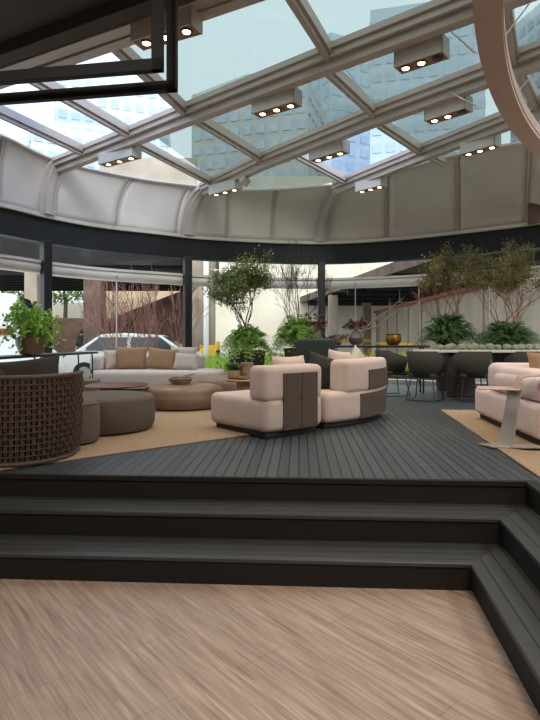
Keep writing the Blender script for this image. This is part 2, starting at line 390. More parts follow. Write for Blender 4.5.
# ------------------------------------------------------------------ cove panels between ledge and roof
ZR = EYE+3.3
corr = [(-120, -110, 95), (-60, -50, 118), (0, 3, 136), (45, 58, 161), (117, 135, 178), (177, 192, 185.5), (187, 205, 186), (227, 229, 190), (272, 277, 189.5), (320, 338, 184.5), (387, 387, 174.5), (458, 457, 155), (527, 530, 141.5), (620, 628, 122)]
CW = []; CT = []
for xw, xt, yt in corr:
    p, _ = wall_at_px(xw); CW.append(Vector((p.x, p.y, ZB+.04))); CT.append(gpx(xt, yt, ZR))
def cove(t, s):
    a = crom(CW, t); b = crom(CT, t); th = s*PI/2; h = 1-math.cos(th); v = math.sin(th)
    v = .25*s+.75*v
    return Vector((a.x+(b.x-a.x)*h, a.y+(b.y-a.y)*h, a.z+(b.z-a.z)*v))
pn = 0
for i in range(len(corr)-1):
    pn += 1; bm = BM(); g = []
    for a in range(9):
        t = i+a/8; g.append([bm.verts.new(cove(t, s/12)) for s in range(13)])
    for a in range(8):
        for s in range(12): bm.faces.new((g[a][s], g[a+1][s], g[a+1][s+1], g[a][s+1]))
    o = struct('wall_back', bm, M['panel'], smooth=True)
    m_ = o.modifiers.new('thick', 'SOLIDIFY'); m_.thickness = .04; m_.offset = 1
def cove_rib(t, w, dep, m, name):
    bm = BM(); rings = []
    for s in range(17):
        p = cove(t, s/16); q = cove(min(t+.03, len(corr)-1.001), s/16); e = (q-p); e.z = 0; e.normalize()
        up = (cove(t, min(s/16+.02, 1))-cove(t, max(s/16-.02, 0))).normalized(); nn = up.cross(e).normalized()
        inw = Vector((-p.x, 4-p.y, 0))
        if nn.dot(inw) < 0 and s < 12: nn = -nn
        if s >= 12 and nn.z > 0: nn = -nn
        rings.append([bm.verts.new(p+e*w/2+nn*-.01), bm.verts.new(p+e*w/2+nn*dep), bm.verts.new(p-e*w/2+nn*dep), bm.verts.new(p-e*w/2-nn*.01)])
    for a, b in zip(rings, rings[1:]):
        for k in range(4): bm.faces.new((a[k], a[(k+1) % 4], b[(k+1) % 4], b[k]))
    bm.faces.new(rings[0]); bm.faces.new(rings[-1][::-1])
    struct(name, bm, m, smooth=True)
tn = 5
for k in (1, 3, 6, 9):
    cove_rib(k, .30, .09, M['rib'], 'trim_%d' % tn); cove_rib(k-.0, .14, .13, M['rib'], 'trim_%d' % (tn+1)); tn += 2
for k in (2, 4, 7, 8, 10, 11, 12): cove_rib(k, .035, .02, M['rib'], 'trim_%d' % tn); tn += 1
# top edge trim along the cove
bm = BM()
tp = [crom(CT, (len(CT)-1)*i/70) for i in range(71)]
tube(bm, tp, .035, 6); struct('trim_%d' % tn, bm, M['rib'], smooth=True); tn += 1

# ------------------------------------------------------------------ glass roof: beams, bars, panes
def R(x, y, z=ZR): return gpx(x, y, z)
def ext(a, b, l):
    return b+(b-a).normalized()*l
B0 = [R(14, 62), R(150, 12)]; B0 = [ext(B0[1], B0[0], 3.0), B0[0], B0[1], ext(B0[0], B0[1], 3.4)]
B1 = [R(56, 162), R(131, 132), R(187, 109), R(330, 52), R(455, 3)]; B1.append(ext(B1[-2], B1[-1], 3.5))
B2 = [R(205, 185), R(262, 157), R(375, 110), R(513, 58)]; B2.append(ext(B2[-2], B2[-1], 3.5))
B3 = [R(338, 183), R(420, 149), R(535, 103)]; B3.append(ext(B3[-2], B3[-1], 4))
def roofbeam(P, name):
    bm = BM()
    for a, b in zip(P, P[1:]):
        beam(bm, a+Vector((0, 0, -.10)), b+Vector((0, 0, -.10)), .13, .26)
        beam(bm, a+Vector((0, 0, -.02)), b+Vector((0, 0, -.02)), .32, .07)
        s = (b-a).normalized().cross(Vector((0, 0, 1)))*.1
        beam(bm, a+s+Vector((0, 0, -.09)), b+s+Vector((0, 0, -.09)), .05, .08)
    struct(name, bm, M['frame'])
for P in (B0, B1, B2, B3): roofbeam(P, 'trim_%d' % tn); tn += 1
tracks = []
for P in (B1, B2, B3):
    bm = BM()
    for a, b in zip(P, P[1:]):
        s = (b-a).normalized().cross(Vector((0, 0, 1)))*-.12
        tube(bm, [a+s+Vector((0, 0, -.16)), b+s+Vector((0, 0, -.16))], .016, 6)
    struct('trim_%d' % tn, bm, M['post']); tn += 1
bars = [((-75, 72), (85, 149)), ((13, 62), (131, 131)), ((104, 30), (187, 109)), ((297, -2), (330, 52)),
        ((140, 141), (212, 180)), ((200, 117), (264, 157)), ((333, 70), (375, 110)), ((505, 2), (514, 58)),
        ((300, 153), (347, 179)), ((386, 124), (421, 148)), ((524, 76), (537, 103)), ((430, 152), (441, 158)), ((-75, 72), (-110, 60))]
for a, b in bars:
    bm = BM(); p, q = R(*a), R(*b); d_ = (q-p).normalized(); p = p-d_*.25; q = q+d_*.08
    if a[1] < 5: p = p-d_*1.5
    beam(bm, p+Vector((0, 0, -.03)), q+Vector((0, 0, -.03)), .13, .12); beam(bm, p+Vector((0, 0, -.05)), q+Vector((0, 0, -.05)), .06, .18)
    struct('trim_%d' % tn, bm, M['frame']); tn += 1
bm = BM()
beam(bm, R(100, 26)+Vector((0, 0, -.0)), ext(R(100, 26), R(330, -62), 2), .2, .3); 
# panes as three long sheets, cut at the beams
def sheet(poly, name):
    bm = BM(); lo = [bm.verts.new((p.x, p.y, ZR+.03)) for p in poly]; bm.faces.new(lo); 
    r = bmesh.ops.extrude_face_region(bm, geom=bm.faces[:])
    for v in r['geom']:
        if isinstance(v, bmesh.types.BMVert): v.co.z += .02
    struct(name, bm, M['glassroof'])
bm.free()
def tsub(t0, t1, n=10): return [crom(CT, t0+(t1-t0)*i/n) for i in range(n+1)]
def pane(poly, clear=False):
    global wn_
    wn_ += 1; sheet(poly, 'window_%d' % wn_)
    if clear:
        me = bpy.data.objects['window_%d' % wn_].data; me.materials.clear(); me.materials.append(M['glassclear'])
S = [(R(*a), R(*b)) for a, b in bars]
C1_, C2_, C3_, C4_, D1_, D2_, D3_, D4_, E1_, E2_, E3_, F1_ = S[:12]
C4a = C4_[0]+(C4_[0]-C4_[1]).normalized()*.6
pane([C1_[0], C1_[1], B1[0]]+tsub(3, 1, 8), True)
pane([C1_[0], B0[0], C2_[0], C2_[1], C1_[1]], True)
pane([C2_[0], C3_[0], C3_[1], C2_[1]], True)
pane([C3_[0], B0[2], C4a, C4_[1], C3_[1]])
pane([C4a, B0[3], B1[5], B1[4], C4_[1]])
pane([B1[0], R(140, 128), D1_[1], B2[0]]+tsub(6, 3, 10)[1:-1], True)
pane([R(140, 128), B1[2], D2_[1], D1_[1]])
pane([B1[2], B1[3], D3_[1], D2_[1]])
pane([B1[3], B1[4], B1[5], D4_[1], D3_[1]])
pane([B1[5], B2[4], D4_[1]])
pane([B2[0], R(290, 145), E1_[1], B3[0]]+tsub(9, 6, 10)[1:-1])
pane([R(290, 145), B2[2], E2_[1], E1_[1]], True)
pane([B2[2], B2[3], E3_[1], E2_[1]])
pane([B2[3], B2[4], B3[3], E3_[1]])
pane([B3[0], B3[1], F1_[1]]+tsub(11, 9, 8)[:-1])
pane([B3[1], B3[2], B3[3], Vector((9, 6.0, ZR))]+tsub(len(corr)-1, 11, 10)[:-1]+[F1_[1]])

# ------------------------------------------------------------------ inner hall ceiling and walls
e0 = R(0, 52); e1 = R(150, -4); ed = (e1-e0).normalized()
ea = e0-ed*3.4; eb = e1+ed*9.0
bm = BM(); prism(bm, [ea, eb, Vector((9.2, -4.2, 0)), Vector((-7, -4.2, 0)), Vector((-7, ea.y, 0))], 4.75, 5.0); struct('ceiling', bm, M['ceil'])
sn = Vector((-ed.y, ed.x, 0))
for o_, w_, z_, mm in ((.06, .14, 4.70, 'frame'), (.26, .20, 4.78, 'rib'), (-.16, .16, 4.68, 'ceil')):
    bm = BM(); beam(bm, ea+sn*o_+Vector((0, 0, z_-ZR)), eb+sn*o_+Vector((0, 0, z_-ZR)), w_, .12); struct('trim_%d' % tn, bm, M[mm]); tn += 1
bm = BM(); box(bm, (1, -4.25, 2.5), (16.4, .1, 5.2)); struct('wall_front', bm, M['hallwall'])
bm = BM(); box(bm, (9.25, 3.2, 2.5), (.1, 15, 5.2)); struct('wall_right', bm, M['hallwall'])
bm = BM(); box(bm, (-7.05, 1.4, 2.5), (.1, 11.4, 5.2)); struct('wall_left', bm, M['hallwall'])
for (x, y) in ((1.6, .3), (-2.4, .3), (5.2, 2.4)):
    t_ = thing('ceiling_panel_light', {1.6: 'square warm ceiling panel light above the lower floor', -2.4: 'square ceiling panel light above the left of the lower floor', 5.2: 'square ceiling panel light over the right deck'}[x], 'ceiling light', (x, y, 4.65), 0, 'panel lights of the hall ceiling')
    bm = BM(); box(bm, (0, 0, .06), (1.3, 1.3, .08), bev=.01); fin('frame', bm, M['grey'], t_)
    bm = BM(); box(bm, (0, 0, .018), (1.2, 1.2, .01)); fin('diffuser', bm, M['panelglow'], t_)

# brown edge of the wall at the right end of the panels
pa = cove(12.0, 0); pb = crom(CW, 12.6)
bm = BM()
q0, t0 = wall_at_px(529); n0 = wnorm(t0)
box(bm, (q0+n0*.12)+Vector((.45, -.25, EYE+2.95)), (1.0, .1, 1.4), Matrix.Rotation(-.52, 3, 'Z')); struct('wall_right', bm, M['concd'])

# ------------------------------------------------------------------ rugs
def rugobj(pts, label):
    bm = BM(); prism(bm, pts, 0, .012, .004, 1)
    o = fin('rug', bm, M['jute'], loc=(0, 0, DECK+.001)); tag(o, label, 'rug', 'jute rugs'); return o
rugobj([(-2.15, 4.2), (-.1, 5.86), (.35, 6.35), (-2.5, 9.9), (-5.0, 7.7)], 'tan jute rug under the ottomans and wicker armchair on the left')
rugobj([(2.45, 7.75), (2.0, 4.0), (5.6, 3.6), (6.0, 7.4)], 'tan jute rug under the blush sofa at the right edge')

# ------------------------------------------------------------------ sofas
def bent(P, Q, sag, depth, n=14):
    """outline: bulging edge P->Q (sagitta sag to the right hand side), depth to the left hand side"""
    P = Vector((P[0], P[1])); Q = Vector((Q[0], Q[1])); d = Q-P; ln = d.length; d.normalize(); nr = Vector((d.y, -d.x))
    o = []
    for i in range(n+1):
        u = i/n; o.append(P+d*ln*u+nr*sag*4*u*(1-u))
    mid = P+d*ln/2; k = .86 if sag > .03 else 1
    inn = []
    for i in range(n+1):
        u = i/n; inn.append(mid+(d*(ln*(u-.5)))*k-nr*depth+nr*sag*4*u*(1-u)*.8)
    return o+inn[::-1]
def bent_u(P, Q, sag, u0, u1, depth, n=12):
    P = Vector((P[0], P[1])); Q = Vector((Q[0], Q[1])); d = Q-P; ln = d.length; d.normalize(); nr = Vector((d.y, -d.x)); a = []; b = []
    for i in range(n+1):
        u = u0+(u1-u0)*i/n; p = P+d*ln*u+nr*(sag*4*u*(1-u)); tg = (d*ln+nr*(sag*4*(1-2*u))).normalized(); a.append(p); b.append(p-Vector((tg.y, -tg.x))*depth)
    return a+b[::-1]
def inset(P, Q, a, b):   # slide end points
    P = Vector((P[0], P[1])); Q = Vector((Q[0], Q[1])); d = (Q-P).normalized(); return P+d*a, Q-d*b
def panel_on(P, Q, sag, u0, u1, z0, z1, off, n=8):
    P = Vector((P[0], P[1])); Q = Vector((Q[0], Q[1])); d = Q-P; ln = d.length; d.normalize(); nr = Vector((d.y, -d.x))
    a = []; b = []
    for i in range(n+1):
        u = u0+(u1-u0)*i/n; p = P+d*ln*u+nr*sag*4*u*(1-u); a.append(p+nr*off); b.append(p-nr*.01)
    return a+b[::-1], z0, z1
def sofa_module(name, label, P, Q, sag, depth, back, panels, fab, baz=.05, backins=(0, .05), back_t=.27, seat_h=.40, back_h=.74):
    t = thing(name, label, 'sofa', (0, 0, DECK+.012), 0, None)
    bm = BM(); prism(bm, bent(P, Q, sag, depth), baz, seat_h, .075, 5); soften(bm, .006, 3); fin('seat', bm, fab, t, True)
    p_, q_ = inset(P, Q, .06, .06); nr = Vector(((q_-p_).y, -(q_-p_).x)).normalized()
    bm = BM(); prism(bm, bent(p_-nr*.06, q_-nr*.06, sag, depth-.14), 0, baz+.03); fin('base', bm, M['base'], t)
    if back:
        ln_ = (Vector(Q)-Vector(P)).length
        bm = BM(); prism(bm, bent_u(P, Q, sag, backins[0]/ln_, 1-backins[1]/ln_, back_t), seat_h-.03, back_h, .07, 5); soften(bm, .006, 3); fin('backrest', bm, fab, t, True)
    for (u0, u1, z0, z1) in panels:
        pts, a, b = panel_on(P, Q, sag, u0, u1, z0, z1, .014)
        bm = BM(); prism(bm, pts, a, b, .006, 1); wp = fin('webbing_panel', bm, M['mesh'], t)
        bm = BM(); nr_ = Vector(((Vector(Q)-Vector(P)).y, -(Vector(Q)-Vector(P)).x)).normalized()
        for pt in (pts[0], pts[len(pts)//2-1]):
            dirn = (Vector(pts[len(pts)//2-1])-Vector(pts[0])).normalized()*(.035 if pt is pts[0] else -.035)
            for zz in (a+.04, b-.04): c_ = Vector((pt[0]+dirn.x, pt[1]+dirn.y, zz)); tube(bm, [c_-Vector((nr_.x, nr_.y, 0))*.01, c_+Vector((nr_.x, nr_.y, 0))*.006], .007, 10); fin('rivet', bm, M['base'], wp); bm = BM()
        bm.free()
    return t
A_, C_, D_ = (-.05, 5.48), (.60, 6.04), (1.60, 7.42)
s1 = sofa_module('sofa_module', 'blush sofa module with an open chaise end and taupe back panel, nearest the steps', A_, C_, .02, 1.02, True,
    [(.27, .56, .06, .66), (.575, .87, .06, .66)], M['pink'], backins=(-.02, 0), back_t=.30)
s2 = sofa_module('sofa_module', 'curved blush sofa module right behind the chaise-end module', (.635, 6.10), D_, .16, 1.0, True,
    [(.34, .90, .06, .36), (.46, 1.0, .40, .64)], M['pink'], backins=(.30, 0), back_t=.30, back_h=.77)
s1['group'] = s2['group'] = 'blush sofa modules in the middle of the deck'
# end cap of module 2 turning round
def cushion(name, label, mt, loc, w, h, t, rz, rx=0, ry=0, group=None, sag=0):
    o = thing(name, label, 'cushion', loc, rz, group) if False else None
    bm = BM(); Mx = Matrix.Rotation(rx, 4, 'X') @ Matrix.Rotation(ry, 4, 'Y')
    pillow(bm, w, h, t, Mx, sag=sag); o = fin(name, bm, mt, smooth=True, loc=loc); o.rotation_euler = (0, 0, rz); tag(o, label, 'cushion', group); return o
zt = DECK+.012+.40
cushion('cushion', 'blush cushion leaning behind the back of the nearest sofa module', M['pink'], (.24, 6.22, zt+.20), .5, .46, .16, math.radians(40), -.22)
cushion('cushion', 'black cushion propped between the two blush sofa modules', M['charc'], (.68, 6.72, zt+.17), .55, .50, .16, math.radians(40), -.15, .25)
cushion('cushion', 'blush cushion standing against the far backrest of the curved module', M['pink'], (.92, 7.0, zt+.23), .5, .48, .16, math.radians(50), -.15, .1)
cushion('cushion', 'pale grey cushion tip showing over the curved backrest', M['white'], (1.19, 7.35, zt+.24), .4, .46, .14, math.radians(52), -.15, .78)

# right sofa
t = thing('corner_sofa', 'blush sofa with stacked bolster arms on the right-hand jute rug', 'sofa', (0, 0, DECK+.013))
o1 = Vector((2.50, 5.05)); o2 = Vector((2.64, 7.0))
bm = BM(); prism(bm, [o1, o1+Vector((1.5, -.25)), o1+Vector((1.7, 1.75)), o2+Vector((1.05, 0)), o2], .06, .40, .07, 5); soften(bm, .006, 3); fin('seat', bm, M['blush2'], t, True)
bm = BM(); prism(bm, [o1+Vector((.06, .06)), o1+Vector((1.4, -.12)), o1+Vector((1.6, 1.7)), o2+Vector((.98, -.06)), o2+Vector((.06, -.06))], 0, .09); fin('base', bm, M['base'], t)
bm = BM(); prism(bm, [o1+Vector((.03, .02)), o1+Vector((.40, -.03)), o1+Vector((.44, 1.25)), o1+Vector((.08, 1.25))], .41, .64, .08, 5); prism(bm, [o1+Vector((.10, .35)), o1+Vector((.42, .3)), o1+Vector((.46, 1.22)), o1+Vector((.12, 1.22))], .50, .70, .07, 4); soften(bm, .006, 3); fin('armrest', bm, M['blush2'], t, True)
bm = BM(); prism(bm, [o1+Vector((.09, 1.1)), o1+Vector((.9, 1.1)), o1+Vector((.9, 1.42)), o1+Vector((.12, 1.5))], .39, .735, .09, 5); soften(bm, .006, 3); fin('backrest', bm, M['blush2'], t, True)
cushion('cushion', 'tan cushion at the right edge on the blush sofa', M['brownp'], (3.08, 5.95, zt+.26), .5, .44, .16, math.radians(10), -.2)

# side table clipped over the arm
t = thing('side_table', 'grey steel side table clipped over the arm of the right-hand sofa', 'table', (2.34, 5.06, DECK+.013), math.radians(-14))
def strip(bm, pts, w, th, side):
    rings = []
    for i, p in enumerate(pts):
        a = pts[max(i-1, 0)]; b = pts[min(i+1, len(pts)-1)]; tt = (Vector(b)-Vector(a)).normalized(); nn = tt.cross(Vector(side)).normalized(); s = Vector(side).normalized()
        ww = w[i] if isinstance(w, list) else w
        p = Vector(p); rings.append([bm.verts.new(p+s*ww/2+nn*th/2), bm.verts.new(p-s*ww/2+nn*th/2), bm.verts.new(p-s*ww/2-nn*th/2), bm.verts.new(p+s*ww/2-nn*th/2)])
    for a, b in zip(rings, rings[1:]):
        for k in range(4): bm.faces.new((a[k], a[(k+1) % 4], b[(k+1) % 4], b[k]))
    bm.faces.new(rings[0][::-1]); bm.faces.new(rings[-1])
bm = BM()
strip(bm, [(-.30, 0, .005), (-.17, 0, .005), (-.14, 0, .012), (-.12, 0, .04), (-.08, 0, .30), (-.045, 0, .52), (-.035, 0, .545)], [.2, .2, .19, .17, .15, .15, .15], .012, (-.62, .78, .0)); fin('leg_plate', bm, M['ctable'], t, True)
bm = BM(); strip(bm, [(-.17, .05, .004), (-.10, 0, .005), (0, -.04, .02), (.12, -.05, .03), (.3, -.04, .005)], [.02, .12, .16, .16, .05], .010, (0, 1, 0)); fin('foot', bm, M['ctable'], t, True)
bm = BM(); prism(bm, [(-.38, -.12), (-.02, -.14), (-.02, .16), (-.36, .18)], .545, .557, .004, 1); fin('shelf', bm, M['strap'], t)
bm = BM(); strip(bm, [(-.04, 0, .535), (-.03, 0, .60), (0, 0, .66), (.05, 0, .675), (.16, 0, .68), (.50, 0, .68)], .24, .012, (0, 1, 0)); fin('arm_wrap', bm, M['strap'], t, True)

# cream sofa at the back
t = thing('sofa', 'long cream sofa with rounded end at the back beside the bare red bush', 'sofa', (0, 0, DECK+.012))
pts = [(-3.25, 9.75), (-2.6, 9.62), (-1.9, 9.62), (-1.3, 9.75), (-.95, 9.95), (-.84, 10.15), (-.88, 10.4), (-1.1, 10.6), (-1.6, 10.75), (-2.6, 10.8), (-3.3, 10.7)]
bm = BM(); prism(bm, pts, .08, .44, .09, 5); soften(bm, .006, 3); fin('seat', bm, M['pale'], t, True)
bm = BM(); prism(bm, [(p[0]*.96-.08, p[1]*.96+.4) for p in pts], 0, .12); fin('base', bm, M['base'], t)
bm = BM(); prism(bm, [(-3.3, 10.42), (-1.9, 10.48), (-1.35, 10.42), (-1.25, 10.62), (-1.9, 10.76), (-3.35, 10.76)], .42, .70, .08, 5); soften(bm, .006, 3); fin('backrest', bm, M['pale'], t, True)
bm = BM(); prism(bm, [(-3.3, 9.85), (-3.1, 9.83), (-3.08, 10.5), (-3.35, 10.5)], .42, .70, .07, 4); fin('armrest', bm, M['pale'], t, True)
z2 = DECK+.012+.44
cushion('cushion', 'larger tan cushion at the left end of the cream sofa', M['brownp'], (-2.62, 10.2, z2+.20), .60, .46, .18, .05, -.25)
cushion('cushion', 'tan cushion in the middle of the cream sofa', M['brownp'], (-2.03, 10.15, z2+.19), .58, .42, .18, -.08, -.3, .1)
cushion('cushion', 'pale grey cushion lying in front at the right end of the cream sofa', M['white'], (-1.56, 10.05, z2+.15), .48, .32, .15, -.1, -.35, .08)
cushion('cushion', 'pale grey cushion standing behind another at the right end of the cream sofa', M['white'], (-1.66, 10.33, z2+.22), .52, .42, .15, .0, -.2, .05)
cushion('cushion', 'pale grey cushion in the left corner of the cream sofa against the arm', M['white'], (-2.98, 10.2, z2+.18), .34, .38, .14, .9, -.2, .0)

# ------------------------------------------------------------------ ottomans and poufs
def puff(r, h, rb=.07, n=7):
    pr = [(r*.5, .0), (r*.86, .0), (r*.94, .02)]
    for k in range(n+1):
        a = PI/2*k/n; pr.append((r-rb+rb*math.cos(a)*1.0, h-rb+rb*math.sin(a)))
    pr += [(r*.6, h+.006), (r*.2, h+.008)]
    pr[2:2] = []
    return [(r*.5, 0), (r*.95, .0), (r*1.0, .05), (r*1.02, h*.5)]+pr[3:]
def ottoman(name, label, m, loc, r, h, sx=1, sy=1, rb=.06, wob=0, rz=0, seam=True, group=None, base=True):
    t = thing(name, label, 'ottoman', loc, rz, group)
    bm = BM(); lathe(bm, puff(r, h-.02, rb), 48, (0, 0, .02), sx, sy, wob); fin('cushion_body', bm, m, t, True)
    if base: bm = BM(); lathe(bm, [(r*.85, 0), (r*.85, .03)], 32, (0, 0, 0), sx, sy, wob); fin('base', bm, M['base'], t)
    if seam:
        bm = BM(); rr = r-.008; tube(bm, [(sx*rr*math.cos(2*PI*k/40), sy*rr*math.sin(2*PI*k/40), h-.035) for k in range(41)], .006, 5, False); fin('piping', bm, m, t, True)
    return t
zr = DECK+.014
ottoman('ottoman', 'large round dark taupe ottoman with piped top beside the wicker armchair', M['ott'], (-1.88, 6.12, zr), .56, .385)
ottoman('pouf', 'small round taupe pouf tucked right beside the wicker armchair', M['ott2'], (-1.96, 5.32, zr), .27, .42, rb=.09)
ottoman('ottoman', 'brown leather pebble ottoman carrying the bowl of greens', M['leather'], (-1.27, 8.0, zr), .52, .33, 1.18, .92, .14, .03, .4, False, 'brown leather ottomans')
ottoman('ottoman', 'brown leather pebble ottoman further back beside the round wooden table', M['leather'], (-.80, 9.15, zr), .58, .37, 1.05, .85, .13, .03, 0, False, 'brown leather ottomans')
# brown box stool
t = thing('stool', 'low brown box stool behind the large dark ottoman', 'stool', (-3.0, 8.75, zr), .1)
bm = BM(); box(bm, (0, 0, .19), (.42, .42, .34), bev=.03, seg=3); fin('body', bm, M['leather'], t, True)
bm = BM(); box(bm, (0, 0, .01), (.36, .36, .03)); fin('base', bm, M['base'], t)
# rust low table
t = thing('coffee_table', 'low round rust-coloured table between the dark ottoman and the cream sofa', 'table', (-2.18, 7.7, zr))
bm = BM(); lathe(bm, [(.40, 0), (.43, .008), (.43, .02), (.41, .028)], 48, (0, 0, .34), 1, 1.1); fin('tabletop', bm, M['rust'], t, True)
bm = BM(); lathe(bm, [(.22, 0), (.2, .03), (.12, .06), (.1, .30), (.16, .34)], 32); fin('base', bm, M['tabledark'], t, True)
# round wooden table with the pots
t = thing('side_table', 'small round pale wood pedestal table holding two pots', 'table', (-.37, 7.62, zr))
bm = BM(); lathe(bm, [(.25, 0), (.262, .01), (.262, .02), (.25, .03)], 40, (0, 0, .42)); fin('tabletop', bm, M['wood'], t, True)
bm = BM(); lathe(bm, [(.15, 0), (.14, .03), (.10, .05), (.10, .42)], 28); fin('pedestal', bm, M['wood'], t, True)
def leafquad(bm, p, s, d=None, w=.5):
    d = d or Vector((random.gauss(0, 1), random.gauss(0, 1), random.gauss(0, 1)))
    d.normalize(); q = d.cross(Vector((random.gauss(0, 1), random.gauss(0, 1), random.gauss(0, 1)))); q.normalize()
    a = bm.verts.new(p); b = bm.verts.new(p+d*s*.5+q*s*w*.5); c = bm.verts.new(p+d*s); e = bm.verts.new(p+d*s*.5-q*s*w*.5)
    bm.faces.new((a, b, c, e))
tz = zr+.45
t = thing('potted_plant', 'small succulent in a pale pot on the round wooden table', 'plant', (-.51, 7.58, tz))
bm = BM(); lathe(bm, [(.07, 0), (.09, .02), (.095, .10), (.088, .125), (.08, .12), (.05, .11)], 24); fin('pot', bm, M['wood'], t, True)
bm = BM()
for k in range(150):
    a = random.uniform(0, 2*PI); r = random.uniform(0, .07); leafquad(bm, Vector((r*math.cos(a), r*math.sin(a), .11+random.uniform(0, .07))), random.uniform(.05, .08), Vector((math.cos(a), math.sin(a), random.uniform(.2, 1.4))))
fin('foliage', bm, M['fernd'], t)
t = thing('jar', 'ribbed brown wooden canister behind the succulent on the round table', 'jar', (-.33, 7.68, tz))
bm = BM(); lathe(bm, [(.08, 0), (.092, .01), (.095, .08), (.10, .085), (.10, .10), (.095, .105), (.10, .20), (.09, .21)], 28); fin('body', bm, M['wood'], t, True)
bm = BM(); lathe(bm, [(.095, 0), (.10, .008), (.06, .02)], 28, (0, 0, .21)); fin('lid', bm, M['leather'], t, True)
t = thing('bowl', 'small flat wooden dish on the near rim of the round table', 'bowl', (-.38, 7.47, tz))
bm = BM(); lathe(bm, [(.05, 0), (.07, .015), (.075, .04), (.065, .04), (.05, .02), (.02, .018)], 24); fin('dish', bm, M['wood'], t, True)
# basket with succulents on the leather ottoman
t = thing('basket', 'round woven basket of small green succulents on the leather ottoman', 'basket', (-1.34, 8.1, zr+.338), .2)
bm = BM()
for j in range(5):
    tube(bm, [((.13+.012*j)*math.cos(2*PI*k/30), (.13+.012*j)*math.sin(2*PI*k/30), .012+.018*j) for k in range(31)], .010, 6, False)
lathe(bm, [(.12, 0), (.13, .012)], 24); fin('basket_body', bm, M['wood'], t, True)
bm = BM(); tube(bm, [(.02+.19*math.cos(a), .12*math.sin(a), .10+.05*math.cos(a)) for a in [2*PI*k/24 for k in range(25)]], .007, 6); fin('handle', bm, M['wood'], t, True)
bm = BM()
for k in range(9):
    c = Vector((random.uniform(-.1, .1), random.uniform(-.1, .1), .06))
    for q in range(26):
        a = q*2.4; leafquad(bm, c, .055, Vector((math.cos(a), math.sin(a), .3+q*.05)), .6)
fin('foliage', bm, M['gourd'], t)

# ------------------------------------------------------------------ wicker armchair
t = thing('wicker_armchair', 'large woven dark wicker armchair with grey cushions at the left edge', 'armchair', (0, 0, DECK+.013))
ctr = Vector((-2.17, 4.71)); Rr = .47
up = []
for i in range(26): up.append((-3.3+i*(1.13/26), 4.24, 0))
for i in range(15):
    a = -PI/2+PI/2*1.12*i/14; up.append((ctr.x+Rr*math.cos(a), ctr.y+Rr*math.sin(a), 0))
e_ = up[-1]; 
for i in range(1, 5): up.append((e_[0]-.004*i, e_[1]+.045*i, 0))
up = [Vector(p) for p in up]
def taper(p, z):     # wall leans in slightly to the foot
    c = Vector((-2.4, 4.9, 0)); k = 1-.05*(1-min(z/.35, 1))**2
    return Vector((c.x+(p.x-c.x)*k, c.y+(p.y-c.y)*k, z))
def resample(P, st):
    o = [P[0]]; acc = 0
    for a, b in zip(P, P[1:]):
        l = (b-a).length; s = st-acc
        while s < l: o.append(a+(b-a)*(s/l)); s += st
        acc = l-(s-st)
    return o
bm = BM(); rr = resample(up, .042)
pr = []
for i, p in enumerate(rr):
    a = rr[max(i-1, 0)]; b = rr[min(i+1, len(rr)-1)]; d = (b-a).normalized(); nn = Vector((d.y, -d.x, 0)); pr.append((p, nn))
nz_ = 14
for i, (p, nn) in enumerate(pr):
    for s_ in (0, 1):
        pts = []
        for j in range(nz_+1):
            z = .03+.67*j/nz_; q = taper(p, z)+nn*(.008*(1 if (j+i) % 2 else -1)); d = Vector((-nn.y, nn.x, 0)); pts.append(q+d*(.007 if s_ else -.007))
        tube(bm, pts, .0068, 4)
fin('woven_shell', bm, M['wicker'], t)
bm = BM()
for j in range(nz_+1):
    z = .03+.67*j/nz_
    tube(bm, [taper(p, z)+nn*(.006*(-1 if (j+i) % 2 else 1)) for i, (p, nn) in enumerate(pr)], (.0075), 4)
fin('weave_band', bm, M['wicker'], t)
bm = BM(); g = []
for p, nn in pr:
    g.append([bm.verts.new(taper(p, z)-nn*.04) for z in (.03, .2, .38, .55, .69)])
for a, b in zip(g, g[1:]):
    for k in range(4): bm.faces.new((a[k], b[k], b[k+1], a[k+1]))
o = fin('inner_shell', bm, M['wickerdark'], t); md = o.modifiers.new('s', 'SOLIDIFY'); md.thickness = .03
bm = BM(); tube(bm, [taper(p, .715) for p, nn in pr], .018, 8); tube(bm, [taper(p, .02) for p, nn in pr], .02, 8); fin('rim', bm, M['wicker'], t, True)
bm = BM(); prism(bm, [(-3.3, 4.34), (-2.13, 4.34), (-1.86, 4.5), (-1.78, 4.75), (-1.80, 5.0), (-3.3, 5.0)], .12, .42, .06, 4); fin('seat', bm, M['charc'], t, True)
zc = DECK+.013
cushion('cushion', 'charcoal cushion slumped over the right end of the wicker armchair back', M['charc'], (-2.05, 4.55, zc+.66), .56, .40, .2, .1, -.25, -.12)
cushion('cushion', 'charcoal cushion in the middle of the wicker armchair', M['charc'], (-2.36, 4.5, zc+.64), .5, .38, .18, .05, -.25, .25)
cushion('cushion', 'charcoal cushion leaning at the left side of the wicker armchair', M['charc'], (-2.66, 4.52, zc+.66), .42, .42, .18, .0, -.25, -.2)

